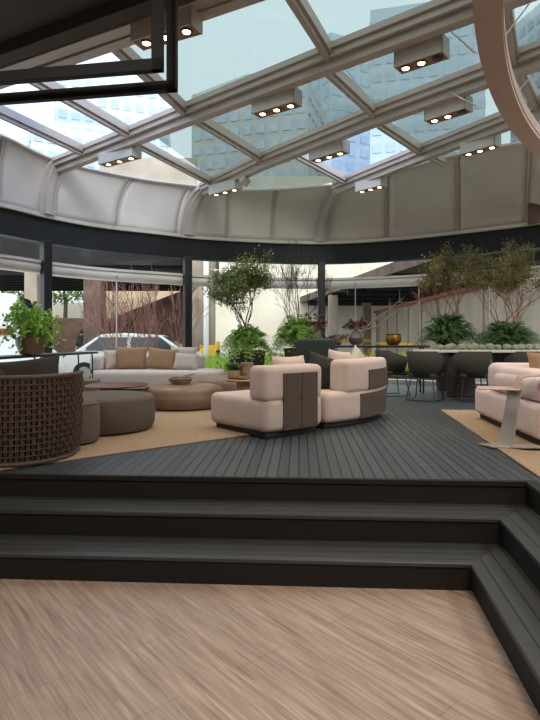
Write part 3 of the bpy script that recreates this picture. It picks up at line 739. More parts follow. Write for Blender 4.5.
# ------------------------------------------------------------------ left console and its plant
t = thing('console_table', 'long narrow black console table standing by the left windows', 'table', (0, 0, DECK))
bm = BM(); prism(bm, [(-3.45, 6.7), (-3.05, 9.6), (-3.42, 9.65), (-3.85, 6.7)], .765, .80, .006, 1); fin('tabletop', bm, M['wire'], t)
for (x, y) in ((-3.5, 6.9), (-3.78, 6.95), (-3.12, 9.45), (-3.38, 9.5), (-3.28, 8.2), (-3.58, 8.2)):
    bm = BM(); tube(bm, [(x, y, 0), (x+.02, y, .1), (x+.01, y, .70), (x, y, .77)], .014, 6); fin('leg', bm, M['wire'], t, True)
def fernmesh(n=90, R0=.5, H=.30, droop=.45, seed=1, leaf=.095):
    random.seed(seed); bm = BM()
    for k in range(n):
        a = random.uniform(0, 2*PI); ph = random.uniform(.12, 1.0); r = R0*(ph**.6)*random.uniform(.85, 1.05); h = H*(1.45-.6*ph)*random.uniform(.85, 1.15); dr = droop*ph**2*random.uniform(.6, 1.35)
        N = 13; pts = []
        for i in range(N+1):
            u = i/N; rr_ = r*(u**.8)*(1 if u < .8 else 1); z = h*math.sin(u*PI*.62)-dr*u**2.2
            a2 = a+.25*math.sin(u*2+k); pts.append(Vector((rr_*math.cos(a2), rr_*math.sin(a2), z)))
        for i in range(1, N):
            d = (pts[i+1]-pts[i-1]).normalized(); s = d.cross(Vector((0, 0, 1))); s = s.normalized() if s.length > .01 else Vector((1, 0, 0))
            L_ = leaf*math.sin(PI*min(1, .12+i/N*.9))+.012
            for sg in (-1, 1):
                tip = pts[i]+s*sg*L_+d*L_*.4+Vector((0, 0, -L_*.35)); w = d*.012
                bm.faces.new([bm.verts.new(pts[i]-w), bm.verts.new(pts[i]+w), bm.verts.new(tip)])
    me = bpy.data.meshes.new('fern_fronds'); bm.to_mesh(me); bm.free(); return me
t = thing('potted_plant', 'bright green trailing plant in a tan pot on the black console', 'plant', (-3.37, 7.62, DECK+.80))
bm = BM(); lathe(bm, [(.10, 0), (.15, .02), (.20, .14), (.21, .25), (.19, .25), (.17, .2), (.05, .2)], 28); fin('pot', bm, M['leather'], t, True)
bm = BM(); random.seed(3)
for k in range(95):
    a = random.uniform(0, 2*PI); r = random.uniform(.08, .40); h = random.uniform(.1, .52)*(1.2-r); p0 = Vector((.06*math.cos(a), .06*math.sin(a), .22)); pts = []
    dr = random.uniform(0, .35) if r > .2 else 0
    for i in range(7):
        u = i/6; pts.append(p0+Vector((r*u*math.cos(a), r*u*math.sin(a), h*math.sin(u*PI*.6)-dr*u**3)))
    tube(bm, pts, .003, 3)
    for i in range(1, 7):
        for q in range(3): leafquad(bm, pts[i], random.uniform(.05, .085), None, .6)
fin('foliage', bm, M['bright'], t)

# ------------------------------------------------------------------ planted trees with ferns
def grow(bm, tips, p, d, l, r, lev, spread=.6, gn=4, up=.25, minr=.003):
    n = 4; pts = [p]; dd = d.copy()
    for i in range(n):
        dd = (dd+Vector((random.gauss(0, .13), random.gauss(0, .13), random.gauss(0, .08)+up*.12))).normalized(); pts.append(pts[-1]+dd*l/n)
    tube(bm, pts, [max(r*(1-.4*i/n), minr) for i in range(n+1)], 5 if r > .008 else 3, False)
    if lev <= 1: tips.extend(pts[1:])
    if lev == 0: return
    k = random.choice((2, 3, 3)) if lev > 1 else gn
    for i in range(k):
        q = pts[random.choice((2, 3, 4, 4))]
        s = Vector((random.gauss(0, 1), random.gauss(0, 1), random.gauss(0, .5))); s = (s-dd*s.dot(dd)).normalized()
        grow(bm, tips, q, (dd+s*spread*random.uniform(.7, 1.3)+Vector((0, 0, up))).normalized(), l*random.uniform(.62, .85), r*.6, lev-1, spread, gn, up, minr)
def clampcrown(bm_, lo, hi): pass
def planted_tree(label, loc, pot_h, pot_r, potm, seed, trunk, barkm, leafm, nleaf, leafsize, fernm, fR, top, crown_r, levels=4, stems=2, fH=.3, droop=.5, nf=110, flat=0):
    random.seed(seed)
    t = thing('potted_tree', label, 'potted tree', loc, 0, 'planted trees underplanted with ferns')
    bm = BM(); lathe(bm, [(pot_r*.66, 0), (pot_r*.72, .01), (pot_r*.92, pot_h*.55), (pot_r, pot_h*.93), (pot_r*1.04, pot_h), (pot_r*.93, pot_h), (pot_r*.9, pot_h-.06)], 32); fin('planter', bm, potm, t, True)
    bm = BM(); lathe(bm, [(pot_r*.9, 0), (pot_r*.5, .02), (.02, .025)], 24, (0, 0, pot_h-.07)); fin('soil', bm, M['soil'], t)
    bm = BM(); tips = []
    for s in range(stems):
        a = 2*PI*s/stems+random.uniform(-.4, .4); lean = .22
        grow(bm, tips, Vector((.04*math.cos(a), .04*math.sin(a), pot_h-.05)), Vector((lean*math.cos(a), lean*math.sin(a)*.6, 1)).normalized(), trunk, .022, levels)
    # fit the crown to the height and width in the photo
    zs = [v.co.z for v in bm.verts]; mz = max(zs); rs = sorted(p.xy.length for p in tips)[int(len(tips)*.86)]; kz = (top-pot_h)/(mz-pot_h); kr = min(2.4, crown_r/rs)
    def f(c): c.z = pot_h+(c.z-pot_h)*kz; c.x *= kr; c.y *= kr
    for v in bm.verts: f(v.co)
    for p in tips: f(p) if False else None
    tips = [Vector((p.x*kr, p.y*kr, pot_h+(p.z-pot_h)*kz)) for p in tips]
    tk = fin('trunk', bm, barkm, t, True)
    if nleaf:
        bm = BM(); hi = [p for p in tips if p.z > pot_h+(.58 if barkm is M['barklit'] else .35)*(top-pot_h)] or tips
        for k in range(nleaf):
            p = random.choice(hi)+Vector((random.gauss(0, .06), random.gauss(0, .06), random.gauss(0, .05))); leafquad(bm, p, leafsize*random.uniform(.6, 1.2), None, .55)
        fin('leaves', bm, leafm, tk)
    me = fernmesh(nf, fR, fH, droop, seed); link('fern_fronds', me, fernm, t, (0, 0, pot_h-.03))
    return t
planted_tree('leafy green multi-stem tree in a dark planter full of fern behind the cream sofa', (-.45, 10.55, DECK), .80, .36, M['pot'], 11, .8, M['barkdark'], M['leaf'], 8500, .055, M['fern'], .70, 2.86, .66, 5, 3, .36, .85, 260)
planted_tree('bare twiggy tree in a brown planter of fern behind the green armchair', (.55, 10.6, DECK), .84, .27, M['potbrown'], 23, .75, M['barkdark'], M['leaf'], 120, .03, M['fern'], .70, 3.0, .54, 5, 4, .46, .85, 260)
planted_tree('sparse olive-leaved tree over a round fern behind the left half of the dining table', (3.55, 10.75, DECK), .82, .30, M['pot'], 31, .75, M['barklit'], M['leafy'], 4200, .055, M['fernd'], .74, 2.95, .72, 5, 3, .50, .42, 280)
planted_tree('amber-leaved spreading tree over fern behind the right half of the dining table', (4.50, 10.25, DECK), .80, .28, M['pot'], 47, .8, M['barklit'], M['leafy'], 4800, .055, M['fernd'], .84, 2.85, .88, 5, 4, .40, .40, 280)

# ------------------------------------------------------------------ dark green armchair
t = thing('armchair', 'dark green high-backed armchair behind the blush sofa', 'armchair', (.70, 9.0, DECK), math.radians(8))
bm = BM(); box(bm, (0, -.28, .72), (.64, .10, .62), Matrix.Rotation(.08, 3, 'X'), .045, 4); fin('backrest', bm, M['green'], t, True)
bm = BM(); box(bm, (0, .02, .40), (.56, .56, .14), bev=.05, seg=4); fin('seat', bm, M['green'], t, True)
for s in (-1, 1):
    bm = BM(); tube(bm, [(s*.31, -.30, 0), (s*.31, -.30, .62), (s*.31, .26, .60), (s*.31, .28, 0)], .014, 8); fin('leg', bm, M['wire'], t, True)
    bm = BM(); box(bm, (s*.31, -.02, .625), (.06, .5, .03), bev=.012); fin('armrest', bm, M['green'], t, True)

# ------------------------------------------------------------------ back console with vases
zt2 = DECK+.905
t = thing('console_table', 'high black console table carrying the vases behind the blush sofas', 'table', (0, 0, DECK))
bm = BM(); prism(bm, [(.68, 10.12), (3.0, 10.12), (3.0, 10.5), (.68, 10.5)], .86, .90, .008, 1); fin('tabletop', bm, M['wire'], t)
for x in (.8, 2.9):
    bm = BM(); tube(bm, [(x, 10.2, 0), (x, 10.2, .87)], .016, 6); tube(bm, [(x, 10.42, 0), (x, 10.42, .87)], .016, 6); fin('leg', bm, M['wire'], t)
bm = BM(); tube(bm, [(1.86, 10.16, 0), (1.86, 10.16, .87)], .028, 10); fin('leg', bm, M['orange'], t, True)['label'] = 'brass-coloured middle leg'
bm = BM(); tube(bm, [(.8, 10.2, .35), (1.86, 10.2, .75), (2.9, 10.2, .35)], .008, 5); fin('brace', bm, M['orange'], t)
def vaseof(label, loc, prof, m, seed, n, R0, H, leafs=7, size=.085):
    random.seed(seed); t = thing('vase', label, 'vase', loc)
    bm = BM(); lathe(bm, prof, 28); fin('vase_body', bm, m, t, True)
    top = prof[3][1]; bm = BM(); tl = BM()
    for k in range(n):
        a = random.uniform(0, 2*PI); r = R0*random.uniform(.2, 1); pts = [Vector((0, 0, top-.05)), Vector((r*.4*math.cos(a), r*.4*math.sin(a), top+H*.4)), Vector((r*math.cos(a), r*math.sin(a), top+H*random.uniform(.3, 1)))]
        tube(tl, pts, .004, 4)
        for q in range(leafs): leafquad(bm, pts[2]+Vector((random.gauss(0, .02),)*3), size, Vector((math.cos(a)+random.gauss(0, .6), math.sin(a)+random.gauss(0, .6), random.gauss(.3, .5))), .5)
    fin('stem', tl, M['twig'], t); fin('foliage', bm, M['redleaf'], t); return t
vaseof('round grey vase of dark red magnolia leaves in the middle of the back console', (1.64, 10.3, zt2), [(.07, 0), (.13, .06), (.145, .14), (.07, .25), (.06, .27), (.05, .26)], M['vase'], 5, 22, .20, .22)
vaseof('slim grey vase with tall dark red leaves at the left end of the back console', (.90, 10.3, zt2), [(.06, 0), (.09, .06), (.09, .16), (.05, .24), (.05, .26), (.04, .25)], M['vase'], 6, 18, .22, .36)
vaseof('low pot of dried reddish flowers left of the round grey vase', (1.28, 10.26, zt2), [(.06, 0), (.08, .03), (.085, .05), (.08, .07), (.07, .07), (.04, .06)], M['potbrown'], 8, 24, .19, .10, 8, .055)
t = thing('bowl', 'hammered bronze footed bowl at the right end of the back console', 'bowl', (2.35, 10.3, zt2))
bm = BM(); lathe(bm, [(.09, 0), (.11, .02), (.15, .08), (.155, .14), (.14, .19), (.155, .215), (.145, .215), (.12, .19), (.08, .06)], 32); fin('bowl_body', bm, M['bronze'], t, True)
# driftwood branch
bm = BM(); random.seed(9)
p0 = px(363, 331, 10.3); p1 = px(400, 300, 10.3)
tube(bm, [p0, p0+(p1-p0)*.3+Vector((0, .05, .03)), p0+(p1-p0)*.6, p1], [.016, .015, .012, .005], 7)
tube(bm, [p0, p0+(p1-p0)*.3+Vector((.1, .0, -.07)), p0+(p1-p0)*.6+Vector((.1, 0, -.06)), px(424, 300, 10.3)], [.018, .016, .012, .004], 7)
tube(bm, [p0, px(357, 338, 10.3)], [.016, .012], 6)
for k in range(16):
    u = random.uniform(.3, 1); q = p0+(p1-p0)*u; e = Vector((random.uniform(-.05, .35), random.uniform(-.1, .1), random.uniform(-.12, .22)))
    tube(bm, [q, q+e*.5+Vector((0, 0, random.uniform(-.03, .03))), q+e], [.007, .005, .003], 5)
for v in bm.verts: v.co -= Vector((1.8, 10.3, zt2))
tag(fin('driftwood_branch', bm, M['conc'], smooth=True, loc=(1.8, 10.3, zt2)), 'forked driftwood branch rising from the round grey vase', 'branch')

# ------------------------------------------------------------------ dining table, chairs, gourds
TZ = .83
t = thing('dining_table', 'long dining table with thin white top at the right under the row of gourds', 'table', (0, 0, DECK))
bm = BM(); prism(bm, [(2.62, 9.3), (5.3, 9.3), (5.3, 9.9), (2.62, 9.9)], TZ-.045, TZ, .01, 2); fin('tabletop', bm, M['tabletop'], t)
for x in (3.1, 4.6):
    bm = BM(); prism(bm, [(x, 9.45), (x+.5, 9.45), (x+.4, 9.75), (x+.1, 9.75)], 0, TZ-.045, .02, 2); fin('leg', bm, M['tabledark'], t)
def dining_chair(label):
    t = thing('dining_chair', label, 'chair', (0, 0, 0), 0, 'dark dining chairs along the near side of the table')
    # shell: back curved into arms; chair faces +y, back near the camera
    bm = BM(); g = []
    for i in range(13):
        a = PI*(1+i/12); w = .28; x = w*math.cos(a)*(1 if i not in (0, 12) else 1); y = -.02+.26*math.sin(a); ht = .82 if 2 <= i <= 10 else (.78 if i in (1, 11) else .70)
        if i in (0, 12): y += .16
        cone = 1-.22
        g.append([bm.verts.new((x*cone, y*cone, .40)), bm.verts.new((x*.93, y*.95, .55)), bm.verts.new((x*1.04, y*1.1, ht))])
    for a, b in zip(g, g[1:]):
        for k in range(2): bm.faces.new((a[k], b[k], b[k+1], a[k+1]))
    o = fin('backrest', bm, M['chair'], t, True); md = o.modifiers.new('s', 'SOLIDIFY'); md.thickness = .03; md.offset = 0
    bm = BM(); prism(bm, [(-.22, -.2), (.22, -.2), (.25, .22), (-.25, .22)], .38, .46, .03, 3); fin('seat', bm, M['chair'], t, True)
    for s in (-1, 1):
        bm = BM(); tube(bm, [(s*.18, -.16, .40), (s*.24, -.24, .015), (s*.24, .22, .015), (s*.18, .14, .40)], .010, 6); fin('leg', bm, M['wire'], t, True)
    bm = BM(); tube(bm, [(-.24, -.24, .012), (.24, -.24, .012)], .009, 6); fin('stretcher', bm, M['wire'], t, True)
    return t
ch = dining_chair('dark dining chair turned sideways at the left end of the table')
ch.location = (2.60, 9.05, DECK); ch.rotation_euler = (0, 0, math.radians(-35))
dup(ch, (3.36, 8.98, DECK), math.radians(-4), 'dark dining chair seen square from behind in the middle of the table side')
dup(ch, (4.27, 9.0, DECK), math.radians(4), 'dark dining chair behind the blush sofa at the right edge')
dup(ch, (2.22, 9.75, DECK), math.radians(-80), 'dark dining chair at the head of the table beside the back console')
bm = BM()
ords = ['first', 'second', 'third', 'fourth', 'fifth', 'sixth', 'seventh', 'eighth', 'ninth', 'tenth', 'eleventh', 'twelfth', 'thirteenth', 'fourteenth']
random.seed(4)
def gourd():
    t = thing('gourd', '', 'gourd', (0, 0, 0), 0, 'pale green gourds lined up on the dining table')
    bm = BM(); n = 24; rings = []
    for j in range(9):
        a = -PI/2+PI*j/8; rings.append([bm.verts.new((.075*math.cos(a)*math.cos(2*PI*k/n)*(1+.05*math.cos(8*2*PI*k/n)), .075*math.cos(a)*math.sin(2*PI*k/n)*(1+.05*math.cos(8*2*PI*k/n)), .055+.055*math.sin(a))) for k in range(n)])
    for a, b in zip(rings, rings[1:]):
        for k in range(n): bm.faces.new((a[k], a[(k+1) % n], b[(k+1) % n], b[k]))
    bmesh.ops.remove_doubles(bm, verts=bm.verts[:], dist=.0005)
    fin('gourd_body', bm, M['gourd'], t, True)
    bm = BM(); tube(bm, [(0, 0, .10), (.004, 0, .12), (.012, 0, .13)], .006, 6); fin('stem', bm, M['barklit'], t)
    return t
g0 = gourd()
for i, x in enumerate((440, 446.5, 453, 461, 468.5, 477, 483.5, 491, 499.5, 508, 515.5, 523, 531, 538.5)):
    d = 9.48+random.uniform(-.05, .12); s = random.uniform(.85, 1.12)
    o = g0 if i == 0 else dup(g0)
    o.location = ((x-270)*9.5/F, d, DECK+TZ); o.scale = (s,)*3; o.rotation_euler = (0, 0, random.uniform(0, 6))
    o['label'] = 'pale green gourd, %s from the left in the row on the dining table' % ords[i]

# ------------------------------------------------------------------ spot fixtures under the roof beams
def fixture(label, x0, y0, x1, y1, z, on, mounts=True):
    """box between two lower corners"""
    a = gpx(x0, y0, z); b = gpx(x1, y1, z); L_ = (b-a).length; c = (a+b)/2; rz = math.atan2((b-a).y, (b-a).x)
    t = thing('spotlight_box', label, 'ceiling light', c, rz, 'triple spotlight boxes under the glass roof')
    bm = BM(); wd = .20; hh = .19
    for (sx, sy) in ((0, 1), (0, -1), (1, 0), (-1, 0)):
        if sx == 0: box(bm, (0, sy*(wd/2-.006), hh/2), (L_, .012, hh))
        else: box(bm, (sx*(L_/2-.006), 0, hh/2), (.012, wd, hh))
    box(bm, (0, 0, hh), (L_, wd, .012)); fin('housing', bm, M['grey'], t)
    bm = BM(); box(bm, (0, 0, .012), (L_-.03, wd-.03, .012)); fin('face_plate', bm, M['warm'], t)
    n = len(on)
    for i, v in enumerate(on):
        x = -L_/2+L_*(i+.5)/n
        bm = BM(); lathe(bm, [(.058, .0), (.058, -.012), (.044, -.012), (.044, .0)], 20, (x, 0, .007)); lr = fin('lamp_ring', bm, M['lampoff'], t)
        bm = BM(); lathe(bm, [(.038, -.006), (.036, -.013), (.01, -.018)], 20, (x, 0, .007)); fin('bulb', bm, M['lamp'] if v else M['lampoff'], lr)
        if v:
            w = Matrix.Rotation(rz, 3, 'Z') @ Vector((x, 0, 0)); spot('spot_lamp', c+w+Vector((0, 0, -.03)), (0, 0, 0), 26, (1, .74, .5), math.radians(95), .03)
    bm = BM()
    for s in (-1, 1): tube(bm, [(s*L_*.3, 0, hh), (s*L_*.3, 0, ZR-.1-z)], .012, 6)
    fin('bracket', bm, M['grey'], t)
    return t
zl = EYE+2.92
fixture('spotlight box half hidden behind the hanging black frames', 137, 46, 197, 29, zl, (1, 1, 1))
fixture('spotlight box in the middle of the roof with three lit lamps', 256, 116, 298, 104, zl, (1, 1, 1))
fixture('upper right spotlight box with its right lamp off, beside the tan ring', 398, 71, 446, 55, zl, (1, 1, 0))
fixture('spotlight box with one lamp off just below the upper right one', 428, 123, 469, 110, zl, (1, 1, 0))
fixture('right-most spotlight box close to the cream wall panels', 463, 156, 498, 146, zl, (1, 1, 1))
fixture('spotlight box beside the bright blue roof pane', 313, 162, 346, 152, zl, (1, 1, 1))
fixture('left-most spotlight box above the curved cream panels', 103, 166, 137, 157, zl, (1, 1, 1))
fixture('spotlight box above the centre cream panels beside a small swivel spot', 212, 196, 239, 189, zl, (1, 1, 1))
fixture('small pale spotlight box low against the cream panels right of centre', 358, 193, 384, 186, zl, (1, 1, 1))
t = thing('spotlight', 'small grey swivel spotlight next to the centre spotlight box', 'spotlight', gpx(245, 184, zl+.02), .5)
bm = BM(); box(bm, (0, 0, .06), (.16, .2, .15), Matrix.Rotation(.5, 3, 'Y') @ Matrix.Rotation(.6, 3, 'X'), .01); fin('housing', bm, M['grey'], t)
bm = BM(); tube(bm, [(0, 0, .1), (0, 0, .28)], .012, 6); fin('bracket', bm, M['grey'], t)

# ------------------------------------------------------------------ hanging black frames and tan ring
def hang_frame(label, d, xr, yb, slope, th_x, th_y, dep):
    # corner (outer, lower right) at px xr,yb ; runs left beyond the picture and up to the ceiling
    q = px(xr, yb, d); sx = th_x*d/F; sy = th_y*d/F; wdt = 2.3; ht = min(4.72-q.z, 1.75)
    ang = math.atan(slope)
    t = thing('hanging_frame', label, 'frame', (q.x, q.y, q.z), math.radians(-9), 'black frames hung from the ceiling')
    bm = BM(); box(bm, (-wdt/2, 0, sy/2), (wdt, dep, sy), bev=.004); fin('bottom_rail', bm, M['black'], t)
    bm = BM(); box(bm, (-sx/2, 0, ht/2), (sx, dep, ht), bev=.004); fin('side_rail', bm, M['black'], t)
    bm = BM(); box(bm, (-wdt+sx/2, 0, ht/2), (sx, dep, ht), bev=.004); fin('side_rail', bm, M['black'], t)
    bm = BM(); box(bm, (-wdt/2, 0, ht-sy/2), (wdt, dep, sy), bev=.004); fin('top_rail', bm, M['black'], t)
    bm = BM()
    for s in (-.3, -wdt+.3): tube(bm, [(s, 0, ht), (s, 0, 4.76-q.z)], .006, 5)
    fin('cable', bm, M['chrome'], t)
    return t
hang_frame('inner hanging black rectangular frame at the upper left', 3.4, 163, 71, 0, 11, 12, .05)
hang_frame('outer hanging black rectangular frame at the upper left, lower of the two', 3.6, 177, 91, 0, 10, 10, .05)
# ring fitted through the pixel arc at one height
ZG = EYE+1.75
rp = [gpx(x, y, ZG) for x, y in ((472, 0), (476, 50), (490, 92), (511, 130), (541, 160))]
sx_, sy_, sxx, syy, sxy, sxz, syz, sz_ = [0]*8; n_ = len(rp)
# algebraic circle fit
import itertools
best = None
def circ(a, b, c):
    ax, ay, bx, by, cx, cy = a.x, a.y, b.x, b.y, c.x, c.y
    d = 2*(ax*(by-cy)+bx*(cy-ay)+cx*(ay-by))
    ux = ((ax*ax+ay*ay)*(by-cy)+(bx*bx+by*by)*(cy-ay)+(cx*cx+cy*cy)*(ay-by))/d
    uy = ((ax*ax+ay*ay)*(cx-bx)+(bx*bx+by*by)*(ax-cx)+(cx*cx+cy*cy)*(bx-ax))/d
    return Vector((ux, uy)), math.hypot(ax-ux, ay-uy)
rc, rR = circ(rp[0], rp[2], rp[4])
print('RING', rc, rR)
t = thing('ring_chandelier', 'large tan hoop-shaped hanging ring at the upper right', 'chandelier', (rc.x, rc.y, ZG))
def ringarc(bm, r0, r1, z0, z1, a0, a1, n=90):
    g = []
    for i in range(n+1):
        a = a0+(a1-a0)*i/n; c, s = math.cos(a), math.sin(a); g.append([bm.verts.new((r0*c, r0*s, z0)), bm.verts.new((r1*c, r1*s, z0)), bm.verts.new((r1*c, r1*s, z1)), bm.verts.new((r0*c, r0*s, z1))])
    for a, b in zip(g, g[1:]):
        for k in range(4): bm.faces.new((a[k], a[(k+1) % 4], b[(k+1) % 4], b[k]))
    bm.faces.new(g[0][::-1]); bm.faces.new(g[-1])
am = math.atan2(rp[2].y-rc.y, rp[2].x-rc.x)
a_0, a_1 = am-1.0, am+.75
span = 1.3
bm = BM(); ringarc(bm, rR-.145, rR, 0, .13, am-span*.8, am+span*.5); fin('hoop', bm, M['ring'], t, True)
bm = BM(); ringarc(bm, rR-.152, rR-.145, .03, .10, am-span*.8, am+span*.5); fin('inner_lining', bm, M['frame'], t, True)
bm = BM()
for (xa, ya, xb, yb) in ((474, 52, 449, 30), (494, 50, 529, 4), (476, 106, 450, 92), (503, 108, 530, 78)):
    p = gpx(xa, ya, ZG+.1); q = gpx(xb, yb, ZR-.15)
    tube(bm, [p-Vector((rc.x, rc.y, ZG)), q-Vector((rc.x, rc.y, ZG))], .007, 5)
fin('cable', bm, M['frame'], t)

# ------------------------------------------------------------------ outside
GZ = .20
bm = BM(); box(bm, (0, 68, GZ-.1), (140, 108, .2)); o = struct('ground', bm, M['asphalt'])
random.seed(5)
bm = BM()
def lawn(x0, x1, y0, y1, n):
    for k in range(n):
        p = Vector((random.uniform(x0, x1), random.uniform(y0, y1), GZ+.40)); h = random.uniform(.12, .62); l = Vector((random.gauss(0, .12), random.gauss(0, .12), h)); s = Vector((random.uniform(-.03, .03), .02, 0))
        bm.faces.new([bm.verts.new(p-s), bm.verts.new(p+s), bm.verts.new(p+l)])
for a in ((-2.6, 4.8, 13.5, 14.9, 9000),): lawn(*a)
tag(fin('grass', bm, M['grass']), 'bright green grass strip outside behind the facade glass', 'grass', kind='stuff')
bm = BM(); box(bm, (1.1, 14.2, GZ+.2), (7.6, 1.5, .40), bev=.02); struct('ground', bm, M['soil'])

# viaduct and piers
t = thing('viaduct', 'dark concrete viaduct crossing over the street on the left', 'viaduct', (0, 0, GZ))
bm = BM(); box(bm, (-9.5, 22, 4.4), (14.2, 7, 1.1)); fin('deck_slab', bm, M['slab'], t)
for k in range(7):
    bm = BM(); box(bm, (-9.5, 18.9+k*1.05, 3.72), (14.2, .22, .34)); fin('girder', bm, M['slab'], t)
for (x0, x1, d, m, lb) in ((24, 37, 17.8, 'conc', None), (83, 101, 18.6, 'concd', None)):
    X0 = (x0-270)*d/F; X1 = (x1-270)*d/F
    bm = BM(); box(bm, ((X0+X1)/2, d+.3, 1.85), (X1-X0, .6, 3.7), bev=.03); fin('pier', bm, M[m], t)
d = 17.6
t = thing('concrete_pillar', 'pale concrete pillar with downpipe and yellow painted foot left of the leafy tree', 'pillar', (px(200, 338, d).x, d, GZ))
bm = BM(); box(bm, (0, 0, 2.9), (.95, .7, 5.8), bev=.03); fin('shaft', bm, M['conc'], t)
bm = BM(); tube(bm, [(.25, -.42, .2), (.25, -.42, 5.6)], .09, 10); fin('downpipe', bm, M['cars'], t, True)
bm = BM(); box(bm, (.35, -.40, .95), (.6, .1, .34)); fin('painted_band', bm, M['yellow'], t)
bm = BM(); box(bm, (.35, -.40, .5), (.6, .1, .5)); fin('painted_band', bm, M['pot'], t)
# ramp and walls behind
t = thing('ramp', 'brown ramp wall rising to the right behind the silver car', 'ramp', (0, 0, GZ))
bm = BM(); d = 25.8
for z0_, off in ((0, 0),):
    v = []
    for (x, y) in ((96, 324), (186, 289), (186, 352), (96, 352)):
        p = px(x, y, d); v.append((p.x, p.z-GZ if y < 350 else 0))
    a = [bm.verts.new((x, d, z)) for x, z in v]; b = [bm.verts.new((x, d+.5, z)) for x, z in v]
    bm.faces.new(a); bm.faces.new(b[::-1])
    for k in range(4): bm.faces.new((a[k], a[(k+1) % 4], b[(k+1) % 4], b[k]))
fin('ramp_wall', bm, M['brick'], t)
def wallbox(name, label, cat, x0, x1, ytop, d, m, thick=.5, z0=GZ):
    X0 = (x0-270)*d/F; X1 = (x1-270)*d/F; zt_ = EYE+(HZ-ytop)*d/F
    bm = BM(); box(bm, (0, 0, (zt_-z0)/2), (X1-X0, thick, zt_-z0)); 
    for k in range(1, int((X1-X0)/3)): box(bm, (-(X1-X0)/2+k*3, -thick/2-.02, (zt_-z0)/2), (.12, .06, zt_-z0))
    o = fin(name, bm, m, loc=((X0+X1)/2, d+thick/2, z0)); tag(o, label, cat); return o
wallbox('wall', 'beige wall above the brown ramp under the viaduct', 'wall', 100, 196, 158, 29, M['beige'])
wallbox('wall', 'pale low boundary wall far left behind the potted plant', 'wall', 40, 86, 303, 34, M['concl'])
wallbox('wall', 'bright cream building wall behind the leafy and bare trees', 'wall', 186, 500, 176, 46, M['concl'])
wallbox('wall', 'brown retaining wall in shade behind the people', 'wall', -30, 100, 318, 30, M['brick'])
# garage on the right
t = thing('parking_garage', 'shaded open parking garage with beige side wall behind the dining table', 'building', (0, 0, GZ))
CZ = EYE+3.0-GZ
def ex(y): return 7.0-.148*(y-16)
bm = BM(); prism(bm, [(ex(13), 13), (16, 13), (16, 52), (ex(52), 52)], CZ, CZ+.5); fin('roof_slab', bm, M['concd'], t)
for k in range(10):
    y = 14.5+k*3.6; bm = BM(); box(bm, ((ex(y)+16)/2, y, CZ-.2), (16-ex(y)-.2, .35, .4)); fin('ceiling_beam', bm, M['slab'], t)
bm = BM(); box(bm, (8.3, 28, 1.65), (.3, 27, 3.3))
for k in range(10): box(bm, (8.12, 15+k*2.8, 1.65), (.08, .14, 3.3))
fin('side_wall', bm, M['gwall'], t)
bm = BM(); box(bm, (8.1, 28, 3.34), (.3, 27, .16)); fin('red_pipe', bm, M['redpipe'], t)
bm = BM(); box(bm, (8.13, 36, .95), (.05, 11, .18)); fin('yellow_band', bm, M['yellow'], t)
bm = BM(); box(bm, (9.2, 50, 2.2), (14, .4, 4.4)); fin('rear_wall', bm, M['conc'], t)
bm = BM(); box(bm, (5.2, 40, 1.15), (4.5, .2, .2)); fin('yellow_band', bm, M['yellow'], t)
bm = BM()
for (x, y) in ((4.2, 36), (7.4, 41.3)): box(bm, (x, y, 2.1), (.6, .6, 4.2), bev=.03)
fin('column', bm, M['conc'], t)
# bollard
t = thing('bollard', 'yellow and black striped bollard in the grass beside the pillar', 'bollard', (px(218, 0, 15.6).x, 15.6, GZ))
for k in range(5):
    bm = BM(); lathe(bm, [(.055, 0), (.055, .25)], 16, (0, 0, k*.25)); fin('band', bm, M['yellow'] if k % 2 == 0 else M['tire'], t, True)

